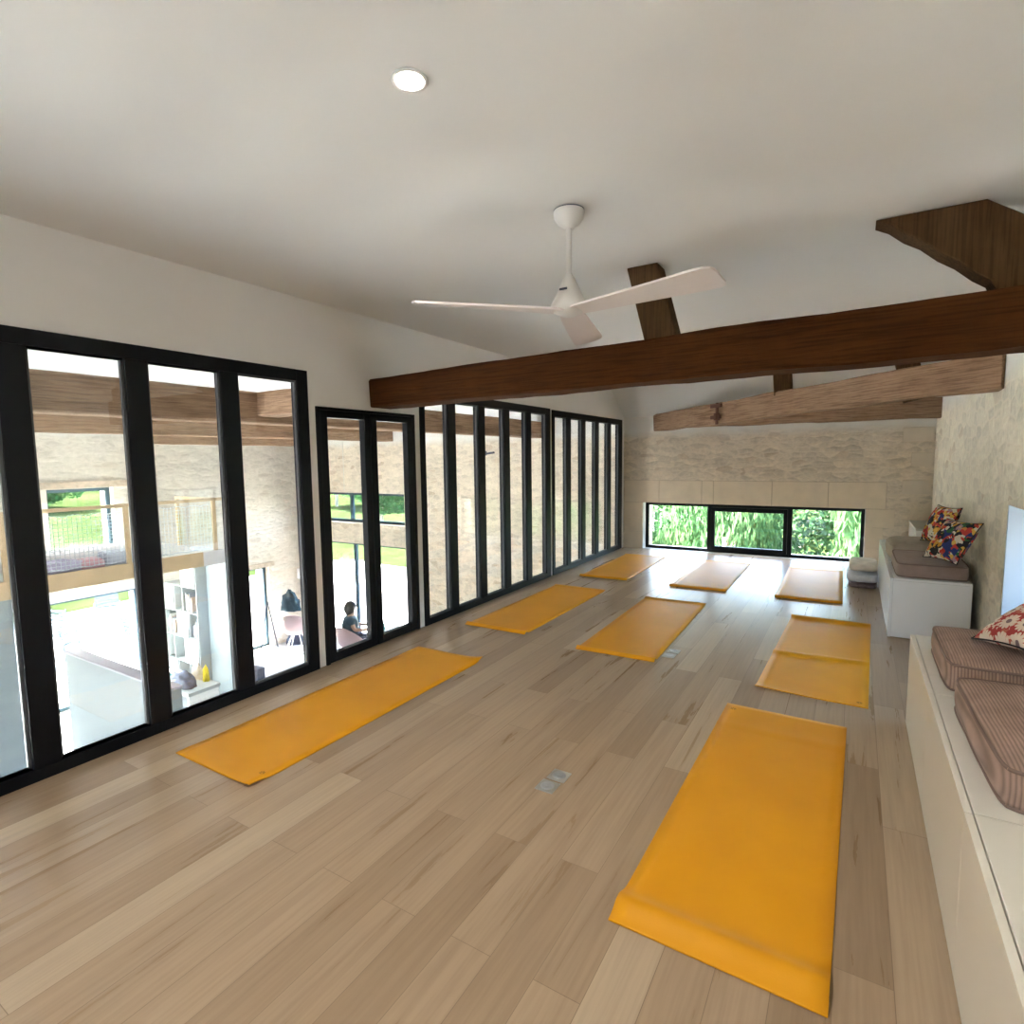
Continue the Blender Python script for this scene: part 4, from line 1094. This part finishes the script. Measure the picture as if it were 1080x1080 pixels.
# ------------------------------------------------------------------ outside
bm = BM(); bx(bm, -19.5, WX-.5, -26, 18.5, TZ-.3, TZ); bx(bm, WX-.5, -8.5, 12.5, 18.5, TZ-.3, TZ); bx(bm, WX-.5, RX+3, YE+.5, 12.5, TZ-.3, TZ); bx(bm, WX-.5, RX+12, -26, YB-.4, TZ-.3, TZ); bx(bm, RX+.6, RX+12, YB-.4, 12.5, TZ-.3, TZ)  # paving behind the camera is unseen, added to bounce neutral light indoors
struct('ground_terrace', bm, M['paving'], 'pale sunlit stone terrace outside the hall', 'terrace')
bm = BM(); n = 40
gv = {}
for i in range(n+1):
    for j in range(n+1):
        x = -90+130*i/n; y = -60+150*j/n
        dx = max(0, -19-x); dy = max(0, y-14)
        gv[i, j] = bm.verts.new((x, y, TZ-.06+.03*dx+.02*dy+.25*noise.noise(Vector((x*.05, y*.05, 2)))*min(1, (dx+dy)/10)))
for i in range(n):
    for j in range(n): bm.faces.new([gv[i, j], gv[i+1, j], gv[i+1, j+1], gv[i, j+1]])
struct('ground_lawn', bm, M['lawn'], 'sunny green lawn beyond the terrace', 'lawn')

def foliage(cx, cy, z0, rx, ry, rz_, nleaf, size, droop, seed):
    rng = np.random.default_rng(seed)
    v = rng.normal(size=(nleaf, 3)); v /= np.linalg.norm(v, axis=1)[:, None]
    rad = rng.uniform(.45, 1, nleaf)**.6
    lump = 1+.22*np.sin(v[:, 0]*5+seed)*np.cos(v[:, 2]*6+seed*2)
    c = v*(rad*lump)[:, None]*np.array([rx, ry, rz_]) + np.array([cx, cy, z0+rz_])
    a = rng.uniform(0, 2*PI, nleaf); L_ = size*rng.uniform(.6, 1.3, nleaf); Wd = L_*(.22 if droop else .5)
    if droop:
        d = np.stack([rng.normal(0, .25, nleaf), rng.normal(0, .25, nleaf), -np.ones(nleaf)], 1)
    else:
        d = rng.normal(size=(nleaf, 3))
    d /= np.linalg.norm(d, axis=1)[:, None]
    s = np.stack([np.cos(a), np.sin(a), rng.normal(0, .3, nleaf)], 1); s -= (s*d).sum(1)[:, None]*d; s /= np.linalg.norm(s, axis=1)[:, None]
    P_ = np.stack([c-d*L_[:, None]/2, c+s*Wd[:, None]/2, c+d*L_[:, None]/2, c-s*Wd[:, None]/2], 1).reshape(-1, 3)
    P_[:, 2] = np.maximum(P_[:, 2], z0)
    me = bpy.data.meshes.new('foliage'); me.vertices.add(nleaf*4); me.vertices.foreach_set('co', P_.ravel())
    me.loops.add(nleaf*4); me.loops.foreach_set('vertex_index', np.arange(nleaf*4)); me.polygons.add(nleaf)
    me.polygons.foreach_set('loop_start', np.arange(nleaf)*4)
    me.update(calc_edges=True); me.validate()
    return me
def tree(name, label, cat, cx, cy, gz, h, rx, ry, rz_, nleaf, size, droop, mat, seed, trunk=.14, z0=None):
    r = thing(name, label, cat, (cx, cy, gz))
    me = foliage(0, 0, (z0 if z0 is not None else h-2*rz_), rx, ry, rz_, nleaf, size, droop, seed)
    o = bpy.data.objects.new('foliage', me); COL.objects.link(o); me.materials.append(mat); o.parent = r
    bm = BM(); rnd = random.Random(seed)
    tube(bm, [(0, 0, 0), (.08, .03, h*.35), (-.04, .05, h*.6)], [trunk, trunk*.8, trunk*.45], 8)
    for k in range(5):
        a = 2*PI*k/5+rnd.random(); tube(bm, [(.04, .04, h*(.3+.06*k)), (.5*rx*math.cos(a), .5*ry*math.sin(a), h*(.55+.06*k))], [trunk*.4, trunk*.12], 6)
    obj('trunk', bm, M['bark'], r)
    return r
tree('willow', 'drooping willow filling the right pane of the low end window', 'tree', .85, 14.0, TZ-.05, 4.8, 1.45, 1.3, 2.4, 9000, .30, True, M['leafA'], 3, z0=.1)
tree('willow', 'drooping willow behind the middle pane of the low end window', 'tree', -2.6, 14.2, TZ-.05, 4.0, 1.5, 1.3, 2.0, 8000, .28, True, M['leafA'], 4, z0=.1)
tree('bush', 'leafy green bush behind the left pane of the low end window', 'bush', -5.7, 14.4, TZ-.05, 3.9, 1.5, 1.3, 1.9, 8000, .15, False, M['leafA'], 5, z0=.0)
tree('hedge', 'high green hedge closing the garden behind the willows', 'hedge', -2.2, 18.5, TZ-.05, 3.9, 6.5, 1.0, 1.9, 16000, .24, False, M['leafA'], 15, z0=.0)
tree('oak', 'dark green tree on the lawn behind the upper hall window', 'tree', -21.5, 22, TZ+.3, 6.5, 1.9, 2.0, 2.7, 9000, .30, False, M['leafB'], 6, z0=1.2)
tree('oak', 'round tree farther left behind the upper hall window', 'tree', -35, 31, TZ+.6, 7.5, 3, 2.6, 3.0, 7000, .34, False, M['leafA'], 7, z0=1.2)
tree('hedge', 'long green hedge behind the lawn beyond the hall', 'hedge', -42, 41, TZ+1.0, 5, 12, 1.2, 2.6, 14000, .45, False, M['leafA'], 8, z0=0)
tree('bush', 'dark bush on the far lawn seen through the mezzanine window', 'bush', -52, 17, -1.9, 4.5, 3.2, 3, 2.0, 5000, .4, False, M['leafB'], 9, z0=0)
tree('bush', 'small bright bush at the terrace edge', 'bush', -20.8, 6.1, TZ, 1.6, 1.1, 1.0, .75, 2500, .12, False, M['leafA'], 10, trunk=.04, z0=0)
# tree row round the site to the north east
tree('willow', 'tall willow to the right outside, beyond the right wall', 'tree', 6.8, 14.0, TZ-.05, 6.5, 2.6, 2, 3.1, 7000, .3, True, M['leafA'], 11, z0=0)

# ------------------------------------------------------------------ light
w = bpy.data.worlds.new('World'); bpy.context.scene.world = w; w.use_nodes = True
nt = w.node_tree; nt.nodes.clear(); g = N(nt)
sk = nt.nodes.new('ShaderNodeTexSky'); sk.sky_type = 'NISHITA'; sk.sun_disc = False; sk.sun_elevation = math.radians(48); sk.sun_rotation = math.radians(-80); sk.air_density = 1.0; sk.dust_density = 2.5
bg = nt.nodes.new('ShaderNodeBackground'); bg.inputs[1].default_value = .75
hs = g.n('ShaderNodeHueSaturation'); hs.inputs['Saturation'].default_value = 1.0
g.l(sk.outputs[0], hs.inputs['Color']); g.l(hs.outputs[0], bg.inputs[0])
wo = nt.nodes.new('ShaderNodeOutputWorld'); g.l(bg.outputs[0], wo.inputs[0])
WORLD = bg
sun = bpy.data.lights.new('sun', 'SUN'); sun.energy = 29; sun.angle = math.radians(1.0); sun.color = (1, .965, .91)
so = bpy.data.objects.new('sun', sun); COL.objects.link(so)
so.rotation_euler = Vector((.74, .08, -.67)).to_track_quat('-Z', 'Y').to_euler()
def portal(cx, cy, cz, sx_, sy, direction):
    l_ = bpy.data.lights.new('daylight_portal', 'AREA'); l_.shape = 'RECTANGLE'; l_.size = sx_; l_.size_y = sy; l_.cycles.is_portal = True
    o = bpy.data.objects.new('daylight_portal', l_); COL.objects.link(o); o.location = (cx, cy, cz)
    o.rotation_euler = Vector(direction).to_track_quat('-Z', 'Z').to_euler(); return o
portal(-1.37, YE+.55, .37, 3.1, .8, (0, -1, 0))
portal(-9.34, YE+.55, .43, 2.9, .75, (0, -1, 0))
portal(-9.34, YE+.55, -1.55, 2.9, 2.5, (0, -1, 0))
portal(RX+.65, 4.29, .72, .95, .9, (-1, 0, 0))
portal(WX-.55, 4.44, .38, 1.05, 1.4, (1, 0, 0)); portal(WX-.55, 3.8, -1.8, 3.0, 2.0, (1, 0, 0))
portal(WX-.55, 1.1, -1.75, 1.15, 2.1, (1, 0, 0))
portal(WX-.55, 7.7, -1.8, .6, 1.9, (1, 0, 0))
portal(-6.0, YB-.45, -1.0, 2.9, 2.5, (0, 1, 0)); portal(-1.1, YB-.45, 1.48, 1.25, 1.0, (0, 1, 0))

# ------------------------------------------------------------------ camera
f, yaw, pit, rol, ch = 596.458, -.547284, -.0932489, -.0126906, 1.4679
fw = Vector((math.sin(yaw)*math.cos(pit), math.cos(yaw)*math.cos(pit), math.sin(pit)))
rt = Vector((math.cos(yaw), -math.sin(yaw), 0)); up = rt.cross(fw)
c_, s_ = math.cos(rol), math.sin(rol)
R1 = c_*rt + s_*up; U1 = -s_*rt + c_*up
cam = bpy.data.cameras.new('camera'); co = bpy.data.objects.new('camera', cam); COL.objects.link(co)
co.matrix_world = Matrix(((R1.x, U1.x, -fw.x, 0), (R1.y, U1.y, -fw.y, 0), (R1.z, U1.z, -fw.z, ch), (0, 0, 0, 1)))
cam.sensor_width = 36; cam.sensor_fit = 'HORIZONTAL'; cam.lens = 36*f/1080; cam.clip_start = .05; cam.clip_end = 500
cam.shift_x = (540-538.42)/1080; cam.shift_y = (539.415-540)/1080
sc = bpy.context.scene; sc.camera = co
sc.view_settings.view_transform = 'Standard'; sc.view_settings.look = 'None'; sc.view_settings.gamma = 1; sc.view_settings.use_curve_mapping = False
sc.view_settings.exposure = 2.47
